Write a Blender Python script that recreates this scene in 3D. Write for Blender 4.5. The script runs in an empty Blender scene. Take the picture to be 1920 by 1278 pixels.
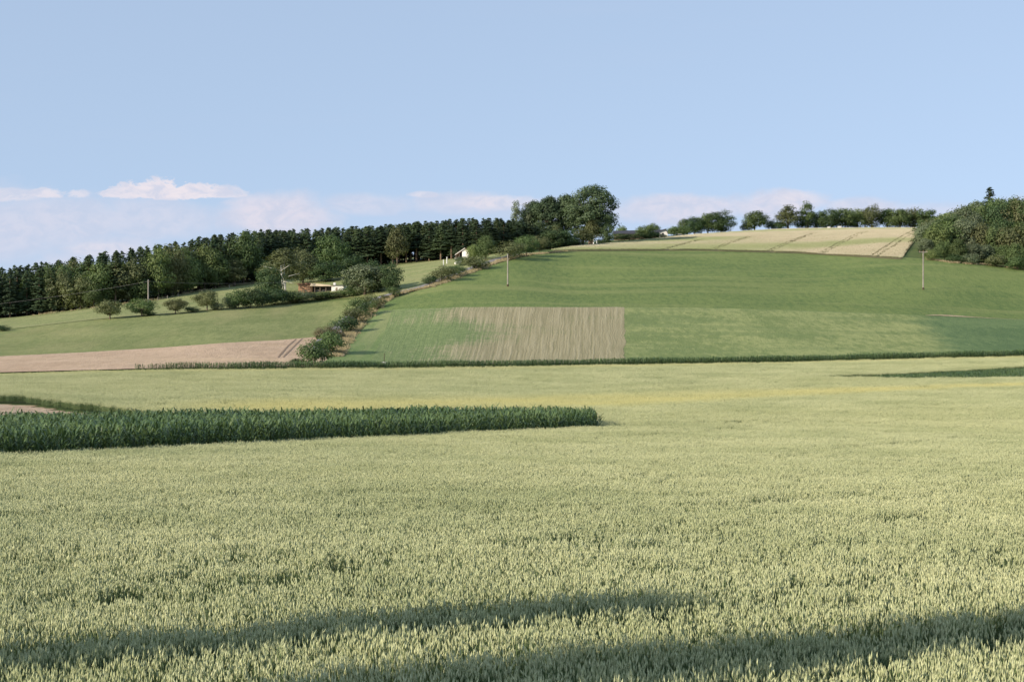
import bpy, math, random
import numpy as np
from mathutils import Vector, Matrix
R = math.radians
S = bpy.context.scene
COL = S.collection

# ------------------------------------------------------------------ camera
F = 3200.0            # focal length in photo pixels (1920 wide)
HZ = 600.0            # row of eye level in the photo
cd = bpy.data.cameras.new('camera'); cam = bpy.data.objects.new('camera', cd); COL.objects.link(cam)
cd.sensor_width = 36; cd.lens = 36 * F / 1920; cd.shift_y = -(639 - HZ) / 1920
cd.clip_start = 0.5; cd.clip_end = 30000
cam.location = (0, 0, 0); cam.rotation_euler = (R(90), 0, 0)
S.camera = cam
# ------------------------------------------------------------------ sun
SUN_EL = 22.0; SUN_AZ = 29.5     # the sun stands to the left and a little behind the camera
ce = math.cos(R(SUN_EL))
sdir = Vector((-math.cos(R(SUN_AZ)) * ce, -math.sin(R(SUN_AZ)) * ce, math.sin(R(SUN_EL))))
sl = bpy.data.lights.new('sun', 'SUN'); sl.energy = 5.0; sl.angle = R(0.53); sl.color = (1.0, 0.87, 0.70)
so = bpy.data.objects.new('sun', sl); COL.objects.link(so)
so.rotation_euler = sdir.to_track_quat('Z', 'Y').to_euler()
S.view_settings.view_transform = 'Standard'; S.view_settings.look = 'None'
S.view_settings.gamma = 1; S.view_settings.exposure = 0.27
S.render.engine = 'CYCLES'
S.cycles.max_bounces = 6; S.cycles.diffuse_bounces = 3; S.cycles.transmission_bounces = 3; S.cycles.transparent_max_bounces = 4

# ------------------------------------------------------------------ node helper
class NT:
    def __init__(s, tree): s.t = tree
    def n(s, typ, **kw):
        nd = s.t.nodes.new(typ)
        for k, v in kw.items(): setattr(nd, k, v)
        return nd
    def link(s, a, b): s.t.links.new(a, b)
    def put(s, sock, v):
        if isinstance(v, bpy.types.NodeSocket): s.link(v, sock)
        else: sock.default_value = v
    def m(s, op, a, b=None, c=None, clamp=False):
        nd = s.n('ShaderNodeMath', operation=op); nd.use_clamp = clamp
        s.put(nd.inputs[0], a)
        if b is not None: s.put(nd.inputs[1], b)
        if c is not None: s.put(nd.inputs[2], c)
        return nd.outputs[0]
    def ss(s, v, a, b, lo=0.0, hi=1.0):
        nd = s.n('ShaderNodeMapRange', interpolation_type='SMOOTHSTEP')
        s.put(nd.inputs['Value'], v); s.put(nd.inputs['From Min'], a); s.put(nd.inputs['From Max'], b)
        s.put(nd.inputs['To Min'], lo); s.put(nd.inputs['To Max'], hi)
        return nd.outputs[0]
    def noise(s, vec, scale, detail=3, rough=0.55, dist=0.0):
        nd = s.n('ShaderNodeTexNoise'); s.link(vec, nd.inputs['Vector'])
        nd.inputs['Scale'].default_value = scale; nd.inputs['Detail'].default_value = detail
        nd.inputs['Roughness'].default_value = rough; nd.inputs['Distortion'].default_value = dist
        return nd.outputs['Fac']
    def mul(s, vec, v):
        nd = s.n('ShaderNodeVectorMath', operation='MULTIPLY'); s.link(vec, nd.inputs[0]); nd.inputs[1].default_value = v
        return nd.outputs[0]
    def mix(s, f, a, b, mode='MIX'):
        nd = s.n('ShaderNodeMix', data_type='RGBA', blend_type=mode)
        s.put(nd.inputs[0], f)
        for sock, v in ((nd.inputs[6], a), (nd.inputs[7], b)):
            s.put(sock, v if isinstance(v, bpy.types.NodeSocket) else (*v, 1.0))
        return nd.outputs[2]
    def comb(s, x, y, z):
        nd = s.n('ShaderNodeCombineXYZ'); s.put(nd.inputs[0], x); s.put(nd.inputs[1], y); s.put(nd.inputs[2], z)
        return nd.outputs[0]

# ------------------------------------------------------------------ world: Nishita sky with a low bank of cloud
SROT = math.atan2(sdir.x, sdir.y)
SKYTINT = (1.96, 1.54, 1.25)
CLV = (3.15, 3.52, 4.42); CLA = (3.45, 3.65, 4.45); CLB = (4.2, 4.05, 4.6); CLC = (3.7, 3.8, 4.5); CLD = (4.85, 4.45, 4.7); HIGH = (2.68, 3.36, 4.46)
W = bpy.data.worlds.new('World'); S.world = W; W.use_nodes = True
W.node_tree.nodes.clear(); w = NT(W.node_tree)
tc = w.n('ShaderNodeTexCoord'); sp = w.n('ShaderNodeSeparateXYZ'); w.link(tc.outputs['Generated'], sp.inputs[0])
vx, vy, vz = sp.outputs
sky = w.n('ShaderNodeTexSky', sky_type='NISHITA', sun_disc=False, sun_elevation=R(SUN_EL),
          sun_rotation=SROT, altitude=400, air_density=1.0, dust_density=0.35, ozone_density=3.0)
zz = w.m('ADD', w.m('MULTIPLY', w.m('MAXIMUM', vz, 0.0), 0.8), 0.22)
w.link(w.comb(vx, vy, zz), sky.inputs[0])
yy = w.m('MAXIMUM', w.m('ABSOLUTE', vy), 0.05)
az = w.m('DIVIDE', vx, yy); el = w.m('DIVIDE', vz, yy)
p1 = w.comb(az, w.m('MULTIPLY', el, 2.6), w.m('SIGN', vy))
p2 = w.comb(az, w.m('MULTIPLY', el, 1.7), 0.0)
n1 = w.noise(p2, 75.0, 6, 0.62, 0.5); n2 = w.noise(p2, 190.0, 5, 0.65, 0.4); n3 = w.noise(p1, 12.0, 4, 0.6); n4 = w.noise(p2, 26.0, 5, 0.6, 0.3)
c1_ = lambda n: w.m('SUBTRACT', n, 0.5)
nh = w.m('ADD', w.m('MULTIPLY', c1_(n1), 4.2), w.m('MULTIPLY', c1_(n2), 1.1))       # heaped, cauliflower edge
ns = w.m('ADD', w.m('MULTIPLY', c1_(n4), 3.0), w.m('MULTIPLY', c1_(n1), 1.5))       # soft, broken edge
def cloud(az0, el0, ra, up, dn, soft=0.5, amt=1.0, nn=None):
    """one cloud of the bank, at a bearing and height above the horizon; ragged top, melting base"""
    dx = w.m('DIVIDE', w.m('SUBTRACT', az, az0), ra); e = w.m('SUBTRACT', el, el0)
    dy = w.m('ADD', w.m('DIVIDE', w.m('MAXIMUM', e, 0.0), up), w.m('DIVIDE', w.m('MINIMUM', e, 0.0), dn))
    r2 = w.m('ADD', w.m('MULTIPLY', dx, dx), w.m('MULTIPLY', dy, dy))
    return w.m('MULTIPLY', w.ss(w.m('ADD', r2, nn or ns), 1.0 + soft * .8, 1.0 - soft), amt)
def union(l):
    r = l[0]
    for q in l[1:]: r = w.m('MAXIMUM', r, q)
    return r
H_ = dict(nn=nh)
bright = union([cloud(-.205, .0740, .028, .0085, .0030, .35, .95, **H_), cloud(-.190, .0735, .024, .0070, .0030, .35, .9, **H_), cloud(-.226, .0735, .016, .0050, .0025, .4, .8, **H_), cloud(-.170, .0735, .016, .0050, .0020, .5, .65, **H_),
                cloud(-.271, .0735, .012, .0040, .0020, .6, .75, **H_), cloud(-.255, .0735, .008, .0030, .0020, .6, .6, **H_), cloud(-.298, .0725, .022, .0045, .0030, .8, .6, **H_), cloud(-.008, .0690, .024, .0040, .0040, .9, .6, **H_),
                cloud(-.052, .0735, .008, .0018, .0015, .8, .6, **H_), cloud(.168, .0700, .014, .0060, .0050, .9, .5, **H_), cloud(-.240, .0420, .020, .0035, .0050, .9, .45, **H_)])
soft = union([cloud(-.139, .0610, .036, .0130, .0120, .9, .75), cloud(-.155, .0680, .016, .0060, .0080, .9, .6), cloud(-.215, .0600, .045, .0110, .0120, 1.0, .42), cloud(-.262, .0590, .042, .0140, .0120, 1.0, .46), cloud(-.300, .0500, .050, .0240, .0150, 1.2, .48),
              cloud(-.235, .0420, .030, .0090, .0090, 1.2, .42), cloud(-.085, .0680, .030, .0060, .0060, 1.0, .42), cloud(-.030, .0690, .032, .0060, .0070, .9, .50), cloud(.095, .0660, .045, .0070, .0090, .8, .62),
              cloud(.155, .0680, .030, .0080, .0090, .8, .66), cloud(.205, .0650, .026, .0060, .0080, .9, .55), cloud(.035, .0650, .040, .0060, .0090, 1.0, .42), cloud(.25, .064, .03, .005, .006, 1.0, .4), cloud(-.262, .0300, .020, .0110, .0060, 1.0, .5), cloud(.38, .066, .08, .009, .012, .9, .5), cloud(-.42, .064, .09, .012, .012, .9, .6)])
veil = w.m('MULTIPLY', w.ss(el, .080, .060), w.m('ADD', .15, w.m('MULTIPLY', w.ss(n3, .35, .7), .25)))
wisp = w.m('MULTIPLY', w.ss(w.noise(w.comb(az, w.m('MULTIPLY', el, 9.0), 8.0), 4.5, 5, 0.6), 0.52, 0.8), 0.07)
skc = w.mix(.5, w.mix(1.0, sky.outputs[0], SKYTINT, 'MULTIPLY'), HIGH)
c1 = w.mix(w.m('MAXIMUM', veil, wisp), skc, CLV)
c2 = w.mix(w.m('MULTIPLY', soft, 1.3, clamp=True), c1, w.mix(w.ss(n1, .35, .65), CLA, CLB))
fin = w.mix(bright, c2, w.mix(w.ss(n1, .32, .6), CLC, CLD))
bg = w.n('ShaderNodeBackground'); w.link(fin, bg.inputs[0]); bg.inputs[1].default_value = 0.15
wo = w.n('ShaderNodeOutputWorld'); w.link(bg.outputs[0], wo.inputs[0])

# ------------------------------------------------------------------ materials
def mat(name, build):
    m = bpy.data.materials.new(name); m.use_nodes = True; m.node_tree.nodes.clear()
    t = NT(m.node_tree); sh = build(t)
    o = t.n('ShaderNodeOutputMaterial'); t.link(sh, o.inputs[0]); return m
def principled(t, col, rough=0.8, spec=0.25, normal=None):
    b = t.n('ShaderNodeBsdfPrincipled'); t.put(b.inputs['Base Color'], col if isinstance(col, bpy.types.NodeSocket) else (*col, 1))
    t.put(b.inputs['Roughness'], rough); b.inputs['Specular IOR Level'].default_value = spec
    if normal is not None: t.link(normal, b.inputs['Normal'])
    return b.outputs[0]
def pos(t): return t.n('ShaderNodeNewGeometry').outputs['Position']
def bump(t, h, strength=0.5, dist=0.3):
    b = t.n('ShaderNodeBump'); b.inputs['Strength'].default_value = strength; b.inputs['Distance'].default_value = dist
    t.link(h, b.inputs['Height']); return b.outputs[0]
def plain(name, c, rough=0.8, var=0.15, scale=3.0):
    def f(t):
        p = pos(t); n = t.noise(p, scale, 4)
        a = tuple(x * (1 - var) for x in c); b = tuple(min(1, x * (1 + var)) for x in c)
        return principled(t, t.mix(t.ss(n, .3, .7), a, b), rough, .2)
    return mat(name, f)
def leafy(name, c1, c2, trans=0.28, rough=0.6, tintvar=0.35, world_scale=0.35, spec=0.25):
    """foliage: two tones by noise, each copy of a tree a little different, light passing through the leaf"""
    def f(t):
        p = pos(t); n = t.noise(p, world_scale, 4, .6); oi = t.n('ShaderNodeObjectInfo')
        n2 = t.noise(p, 3.1, 2, .6)
        col = t.mix(t.ss(t.m('ADD', t.m('MULTIPLY', n, .6), t.m('MULTIPLY', n2, .4)), .35, .65), c1, c2)
        hs = t.n('ShaderNodeHueSaturation'); t.link(col, hs.inputs['Color'])
        t.link(t.m('ADD', 1 - tintvar / 2, t.m('MULTIPLY', oi.outputs['Random'], tintvar)), hs.inputs['Value'])
        r2 = t.m('FRACT', t.m('MULTIPLY', oi.outputs['Random'], 37.7))
        t.link(t.m('ADD', 0.488, t.m('MULTIPLY', r2, 0.022)), hs.inputs['Hue'])
        b = principled(t, hs.outputs[0], rough, spec)
        tr = t.n('ShaderNodeBsdfTranslucent'); t.link(t.mix(1.0, hs.outputs[0], (1.15, 1.25, .6), 'MULTIPLY'), tr.inputs[0])
        mx = t.n('ShaderNodeMixShader'); mx.inputs[0].default_value = trans
        t.link(b, mx.inputs[1]); t.link(tr.outputs[0], mx.inputs[2]); return mx.outputs[0]
    return mat(name, f)
def crop(name, c1, c2, trans=0.15, rough=0.6, tint_to=None, spec=.2, scale=0.12):
    """stalks, ears and blades scattered over a field: world-space tone drift, and a per-clump tint"""
    def f(t):
        p = pos(t); n = t.noise(p, scale, 3, .6); n2 = t.noise(p, 22.0, 2, .6)
        col = t.mix(t.ss(t.m('ADD', t.m('MULTIPLY', n, .4), t.m('MULTIPLY', n2, .6)), .38, .62), c1, c2)
        if tint_to:
            at = t.n('ShaderNodeAttribute', attribute_type='INSTANCER', attribute_name='tint')
            col = t.mix(t.m('MULTIPLY', at.outputs['Fac'], 1.0, clamp=True), col, tint_to)
        b = principled(t, col, rough, spec)
        tr = t.n('ShaderNodeBsdfTranslucent'); t.link(t.mix(1.0, col, (1.1, 1.15, .7), 'MULTIPLY'), tr.inputs[0])
        mx = t.n('ShaderNodeMixShader'); mx.inputs[0].default_value = trans
        t.link(b, mx.inputs[1]); t.link(tr.outputs[0], mx.inputs[2]); return mx.outputs[0]
    return mat(name, f)
def field(name, c1, c2, c3=None, scale=0.06, fine=1.6, streak=None, bumpd=0.35, lo=.36, hi=.64, c3amt=.5):
    """grass or crop seen from far off"""
    def f(t):
        p = pos(t); big = t.noise(p, scale, 4, .6); fn = t.noise(p, fine, 4, .7)
        a = t.m('ADD', t.m('MULTIPLY', big, .62), t.m('MULTIPLY', fn, .38))
        gr = t.noise(t.mul(p, (1.0, .22, .22)), .9, 5, .75); a = t.m('ADD', t.m('MULTIPLY', a, .55), t.m('MULTIPLY', gr, .45))
        col = t.mix(t.ss(a, lo + .03, hi - .03), c1, c2)
        if c3:
            band = t.noise(t.mul(p, (.10, 1.0, 1.0)) if streak is None else t.mul(p, streak), .16, 4, .6)
            col = t.mix(t.m('MULTIPLY', t.ss(band, .48, .70), c3amt), col, c3)
        h = t.m('ADD', t.noise(p, 2.3, 4, .7), t.m('MULTIPLY', t.noise(p, .4, 2), .8))
        return principled(t, col, .9, .1, bump(t, h, .7, bumpd))
    return mat(name, f)

M = {}
M['terrain'] = field('rough_grass', (.085, .13, .045), (.13, .17, .06), (.19, .18, .09))
M['soil'] = plain('dark_soil', (.06, .055, .035), .95)
M['ear'] = crop('wheat_ear', (.34, .385, .195), (.575, .59, .34), .08, .55, (.575, .55, .25))
M['blade'] = crop('wheat_blade', (.065, .115, .055), (.17, .235, .10), .15, .5, (.36, .36, .13))
M['gear'] = crop('ripe_ear', (.58, .51, .36), (.68, .61, .45), .10, .6, (.40, .44, .22))
M['gblade'] = crop('ripe_blade', (.40, .36, .17), (.48, .42, .21), .15, .6, (.28, .36, .12))
M['straw'] = crop('dry_grass', (.42, .33, .20), (.56, .46, .30), .15, .7, (.20, .24, .10))
M['corn'] = crop('maize_leaf', (.046, .096, .036), (.145, .205, .078), .14, .38, (.05, .13, .05), spec=.3)
M['corn_stem'] = crop('maize_stem', (.10, .17, .06), (.14, .22, .08), .05, .5, (.05, .13, .05))
M['bark'] = plain('bark', (.13, .10, .075), .9, .3, 2)
M['sprucebark'] = plain('spruce_bark', (.20, .14, .10), .9, .3, 2)
M['birchbark'] = plain('birch_bark', (.72, .69, .62), .7, .12, 1.5)
M['spruce'] = leafy('spruce_needles', (0.034, 0.06, 0.032), (0.075, 0.112, 0.05), .12, .6)
M['spruce2'] = leafy('spruce_needles_light', (0.052, 0.085, 0.042), (0.105, 0.145, 0.06), .14, .6)
M['leafmid'] = leafy('leaves_mid', (0.075, 0.118, 0.042), (0.125, 0.175, 0.064))
M['leaflight'] = leafy('leaves_light', (0.125, 0.175, 0.058), (0.19, 0.24, 0.088))
M['leafdark'] = leafy('leaves_dark', (0.045, 0.082, 0.034), (0.085, 0.128, 0.05))
M['leafgrey'] = leafy('leaves_grey', (0.11, 0.145, 0.08), (0.185, 0.215, 0.125))
M['leafolive'] = leafy('leaves_olive', (0.105, 0.122, 0.052), (0.165, 0.18, 0.08))
M['leafpop'] = leafy('poplar_leaves', (.055, .092, .044), (.115, .160, .080))
M['leafbrown'] = leafy('leaves_brownish', (0.12, 0.105, 0.062), (0.165, 0.15, 0.085))

# ------------------------------------------------------------------ terrain: a real height field, sampled on lines of sight
def pchip(xs, ys, xq):
    xs = np.asarray(xs, float); ys = np.asarray(ys, float); xq = np.clip(np.asarray(xq, float), xs[0], xs[-1])
    h = np.diff(xs); d = np.diff(ys) / h; m = np.zeros_like(ys)
    m[0], m[-1] = d[0], d[-1]
    for i in range(1, len(xs) - 1):
        if d[i - 1] * d[i] > 0:
            w1 = 2 * h[i] + h[i - 1]; w2 = h[i] + 2 * h[i - 1]
            m[i] = (w1 + w2) / (w1 / d[i - 1] + w2 / d[i])
    k = np.clip(np.searchsorted(xs, xq) - 1, 0, len(xs) - 2); t = (xq - xs[k]) / h[k]
    return ((2 * t**3 - 3 * t**2 + 1) * ys[k] + (t**3 - 2 * t**2 + t) * h[k] * m[k] +
            (-2 * t**3 + 3 * t**2) * ys[k + 1] + (t**3 - t**2) * h[k] * m[k + 1])
CROP = 0.85
near = [(0, -1.9), (8, -3.9), (18, -4.65), (30, -5.05), (50, -5.85), (85, -7.25), (125, -8.45)]
cols = {   # photo column: canopy rows in the wheat, then ground rows up the hill, (distance, row)
 -500: ([(165, 745), (205, 726), (245, 706)], [(256, 706), (292, 684), (375, 640), (420, 622), (600, 600), (900, 600)]),
 0: ([(165, 742), (205, 720), (250, 699)], [(262, 698), (300, 668), (385, 618), (430, 598), (600, 577), (900, 582)]),
 250: ([(170, 744), (210, 718), (256, 691)], [(266, 690), (308, 658), (395, 591), (440, 567), (600, 548), (900, 560)]),
 430: ([(172, 745), (215, 717), (261, 689)], [(270, 689), (315, 645), (405, 578), (465, 537), (600, 520), (900, 540)]),
 600: ([(175, 746), (220, 716), (265, 687)], [(275, 687), (330, 634), (410, 572), (430, 552), (500, 512), (600, 494), (900, 510)]),
 750: ([(178, 747), (222, 716), (270, 686)], [(280, 686), (335, 622), (370, 582), (402, 552), (500, 497), (600, 482), (900, 500)]),
 860: ([(179, 747), (224, 715), (272, 685)], [(283, 684), (365, 577), (430, 515), (480, 486), (510, 482), (600, 470), (900, 490)]),
 960: ([(180, 748), (225, 715), (275, 684)], [(287, 683), (365, 576), (405, 537), (470, 479), (500, 471), (600, 462), (900, 485)]),
 1080: ([(181, 747), (227, 713), (278, 682)], [(290, 681), (368, 576), (410, 541), (485, 473), (520, 461), (620, 455), (900, 480)]),
 1300: ([(182, 745), (230, 708), (284, 679)], [(296, 678), (372, 577), (500, 470), (590, 441), (640, 440), (900, 480)]),
 1500: ([(184, 742), (233, 705), (289, 675)], [(300, 674), (374, 582), (490, 475), (600, 432), (640, 433), (900, 480)]),
 1700: ([(185, 740), (235, 703), (294, 670)], [(306, 669), (374, 590), (455, 487), (590, 431), (640, 432), (900, 480)]),
 1920: ([(185, 737), (235, 700), (300, 665)], [(312, 664), (376, 600), (450, 505), (560, 447), (640, 428), (900, 470)]),
 2450: ([(185, 735), (235, 697), (305, 664)], [(320, 660), (380, 605), (450, 522), (560, 475), (640, 445), (900, 480)]),
}
TD = np.concatenate([np.arange(0, 700, 2.0), np.geomspace(700, 9000, 60)])
TX = np.arange(-500, 2451, 25.0)
zc = []
for X in sorted(cols):
    can, hill = cols[X]; pts = list(near)
    pts += [(d, (HZ - y) / F * d - CROP) for d, y in can] + [(d, (HZ - y) / F * d) for d, y in hill] + [(2500, -14.), (9000, -60.)]
    zc.append(pchip([p[0] for p in pts], [p[1] for p in pts], TD))
zc = np.array(zc); TZ = np.empty((len(TX), len(TD)))
for j in range(len(TD)): TZ[:, j] = pchip(sorted(cols), zc[:, j], TX)
def G(x, y):
    x = np.asarray(x, float); y = np.asarray(y, float)
    d = np.clip(y, 0.01, 8999); X = np.clip(x / np.maximum(d, 1) * F + 960, -500, 2449.9)
    i = (X + 500) / 25; i0 = np.floor(i).astype(int); fi = i - i0
    j0 = np.clip(np.searchsorted(TD, d, 'right') - 1, 0, len(TD) - 2); fj = (d - TD[j0]) / (TD[j0 + 1] - TD[j0])
    return ((1 - fi) * ((1 - fj) * TZ[i0, j0] + fj * TZ[i0, j0 + 1]) + fi * ((1 - fj) * TZ[i0 + 1, j0] + fj * TZ[i0 + 1, j0 + 1]))
def WX(X, D): return (X - 960) / F * D
SD = np.arange(250, 640, 0.5)
def dist_at(X, Y, dmin=252, dmax=630, up=0.0):
    """distance at which the line of sight through photo point (X, Y) meets the hill"""
    d = SD[(SD >= dmin) & (SD <= dmax)]; r = HZ - (G(WX(X, d), d) + up) / d * F
    k = np.nonzero(r <= Y)[0]
    if len(k) == 0: return float(d[np.argmin(r)])
    k = k[0]
    if k == 0: return float(d[0])
    a, b = r[k - 1], r[k]; return float(d[k - 1] + (a - Y) / max(a - b, 1e-6) * 0.5)
def dcanopy(X, Y):
    d = np.arange(14, 300, 0.25); r = HZ - (G(WX(X, d), d) + CROP) / d * F
    k = np.nonzero(r <= Y)[0]; return float(d[k[0]]) if len(k) else 300.
def strip_d(X): return 250 + 50 * (np.clip(X, -500, 2450) / 1920.0)

# ------------------------------------------------------------------ objects
def tag(o, label=None, cat=None, group=None, kind=None):
    if label: o['label'] = label
    if cat: o['category'] = cat
    if group: o['group'] = group
    if kind: o['kind'] = kind
    return o
def empty(name, loc, rz=0.0):
    o = bpy.data.objects.new(name, None); COL.objects.link(o); o.location = loc; o.rotation_euler[2] = rz
    o.empty_display_size = .3; return o
def mesh_obj(name, V, Fc, mats, parent=None, idx=None, smooth=False, uv=None, link=True):
    me = bpy.data.meshes.new(name); me.from_pydata(V if isinstance(V, list) else V.tolist(), [], Fc if isinstance(Fc, list) else Fc.tolist())
    for m in (mats if isinstance(mats, (list, tuple)) else [mats]): me.materials.append(m)
    if idx is not None: me.polygons.foreach_set('material_index', np.asarray(idx, np.int32))
    if smooth: me.polygons.foreach_set('use_smooth', np.ones(len(me.polygons), bool))
    if uv is not None:
        l = me.uv_layers.new(name='UVMap'); vi = np.empty(len(me.loops), np.int32); me.loops.foreach_get('vertex_index', vi)
        l.data.foreach_set('uv', np.asarray(uv)[vi].ravel().astype(np.float32))
    me.update(); o = bpy.data.objects.new(name, me)
    if link: COL.objects.link(o)
    if parent: o.parent = parent
    return o
def copy_tree(o, parent=None):
    c = o.copy(); COL.objects.link(c); c.parent = parent
    for ch in o.children: copy_tree(ch, c)
    return c

class MB:
    def __init__(s): s.v = []; s.f = []
    def add(s, V, Fc): n = len(s.v); s.v += [tuple(p) for p in V]; s.f += [tuple(n + i for i in q) for q in Fc]; return s
    def box(s, x0, x1, y0, y1, z0, z1):
        return s.add([(x0,y0,z0),(x1,y0,z0),(x1,y1,z0),(x0,y1,z0),(x0,y0,z1),(x1,y0,z1),(x1,y1,z1),(x0,y1,z1)],
                     [(0,3,2,1),(4,5,6,7),(0,1,5,4),(1,2,6,5),(2,3,7,6),(3,0,4,7)])
    def prism(s, poly, y0, y1):
        """polygon in x-z pushed along y"""
        n = len(poly); V = [(p[0], y0, p[1]) for p in poly] + [(p[0], y1, p[1]) for p in poly]
        return s.add(V, [tuple(range(n)), tuple(range(2*n-1, n-1, -1))] + [(i, n+i, n+(i+1)%n, (i+1)%n) for i in range(n)])
    def tube(s, pts, rad, n=6):
        rings = []; pts = [Vector(p) for p in pts]
        for i, p in enumerate(pts):
            d = (pts[min(i+1, len(pts)-1)] - pts[max(i-1, 0)]).normalized()
            a = d.orthogonal().normalized(); b = d.cross(a)
            rings.append([p + (a*math.cos(2*math.pi*k/n) + b*math.sin(2*math.pi*k/n)) * rad[i] for k in range(n)])
        V = [q for r_ in rings for q in r_]
        Fc = [(i*n+k, i*n+(k+1)%n, (i+1)*n+(k+1)%n, (i+1)*n+k) for i in range(len(pts)-1) for k in range(n)]
        Fc += [tuple(range(n-1, -1, -1)), tuple(range((len(pts)-1)*n, len(pts)*n))]
        return s.add(V, Fc)
    def build(s, name, m, parent=None): return mesh_obj(name, s.v, s.f, m, parent)

# ------------------------------------------------------------------ ground sheet
def axis(lo, hi, a, b, step, g=1.25):
    c = list(np.arange(a, b + .1, step)); s = step; x = a
    while x > lo: s *= g; x -= s; c.insert(0, x)
    s = step; x = b
    while x < hi: s *= g; x += s; c.append(x)
    return np.array(c)
gx = axis(-7000, 7000, -230, 230, 2.5); gy = axis(-800, 8800, -10, 660, 2.5)
XX, YY = np.meshgrid(gx, gy); ZZ = G(XX, YY)
ZZ = ZZ - .12 * ((YY > 245) & (YY < 665))      # the field sheets lie on top of it here
def gridfaces(ny, nx):
    i = np.arange(ny - 1)[:, None] * nx + np.arange(nx - 1)[None]
    return np.stack([i, i + 1, i + nx + 1, i + nx], -1).reshape(-1, 4)
tag(mesh_obj('ground', np.stack([XX, YY, ZZ], -1).reshape(-1, 3), gridfaces(*XX.shape), M['terrain'], smooth=True), kind='structure')

def loft(name, lower, upper, m, off=.02, nx=120, ny=30, dmin=252, wob=0.0, seed=1, kind='structure', ragged=0):
    """a field on the slope between two edges given as photo points"""
    lo = np.array(lower, float); up = np.array(upper, float)
    def res(p, s):
        L = np.r_[0, np.cumsum(np.hypot(*np.diff(p, axis=0).T))]; L /= L[-1]
        return np.c_[np.interp(s, L, p[:, 0]), np.interp(s, L, p[:, 1])]
    s = np.linspace(0, 1, nx); a = res(lo, s); b = res(up, s); V = np.empty((ny, nx, 3)); uv = np.empty((ny, nx, 2))
    rg = np.random.default_rng(seed); wv = np.cumsum(rg.normal(0, 1, (2, nx)), 1); wv -= np.linspace(0, 1, nx) * wv[:, -1:]; wv *= wob / 6
    for i in range(nx):
        da = dist_at(a[i, 0], a[i, 1], dmin) + wv[0, i]; db = dist_at(b[i, 0], b[i, 1], dmin) + wv[1, i]
        pa = np.array([WX(a[i, 0], da), da]); pb = np.array([WX(b[i, 0], db), db])
        t = np.linspace(0, 1, ny)[:, None]; q = pa + (pb - pa) * t
        V[:, i, :2] = q; V[:, i, 2] = G(q[:, 0], q[:, 1]) + off; uv[:, i, 0] = s[i]; uv[:, i, 1] = t[:, 0]
    if ragged: V[:, :, 0] += (rg.normal(0, 1, ny) * .5 + np.interp(np.arange(ny), np.arange(0, ny + 6, 6), rg.normal(0, 1, len(np.arange(0, ny + 6, 6)))))[:, None] * ragged * s[None, :]**12
    o = mesh_obj(name, V.reshape(-1, 3), gridfaces(ny, nx), m, smooth=True, uv=uv.reshape(-1, 2))
    return tag(o, kind=kind)
def ribbon(name, pts, width, m, off=.1, step=1.5, world=False):
    P = [(WX(X, d), d) for X, d in ((X, dist_at(X, Y)) for X, Y in pts)] if not world else pts
    P = np.array(P); L = np.r_[0, np.cumsum(np.hypot(*np.diff(P, axis=0).T))]
    s = np.arange(0, L[-1], step); c = np.c_[pchip(L, P[:, 0], s), pchip(L, P[:, 1], s)]
    t = np.gradient(c, axis=0); t /= np.linalg.norm(t, axis=1)[:, None]; nrm = np.c_[-t[:, 1], t[:, 0]]
    wd = np.interp(s / L[-1], np.linspace(0, 1, len(width)), width) if isinstance(width, (list, tuple)) else np.full(len(s), width)
    k = np.linspace(-.5, .5, 5); V = []
    for kk in k:
        q = c + nrm * (wd * kk)[:, None]; V.append(np.c_[q, G(q[:, 0], q[:, 1]) + off])
    V = np.stack(V, 1); return tag(mesh_obj(name, V.reshape(-1, 3), gridfaces(len(s), 5), m, smooth=True), kind='structure'), c

def dfield(name, f): return mat(name, f)
M['meadow'] = field('meadow_grass', (.17, .205, .075), (.26, .285, .115), (.34, .315, .15), .05, 1.2, streak=(.42, .05, 1.), c3amt=.45)
M['meadow2'] = field('meadow_grass_upper', (.20, .235, .095), (.29, .31, .135), (.35, .33, .17), .05, 1.2)
M['stub'] = field('stubble', (.44, .32, .215), (.56, .42, .29), (.62, .47, .29), .08, 2.0, c3amt=.5)
M['hillgreen'] = field('hill_grass', (.112, .168, .054), (.190, .240, .078), (.28, .30, .115), .03, 1.0, streak=(.05, .6, .6), c3amt=.55)
M['lowgreen'] = field('lower_crop', (.135, .20, .072), (.20, .265, .10), (.31, .31, .15), .05, 1.0, streak=(1., .06, .06), c3amt=.5)
M['limegreen'] = field('yellow_green_crop', (.185, .235, .085), (.31, .34, .135), (.36, .37, .15), .045, .8, lo=.4, hi=.6)
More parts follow.
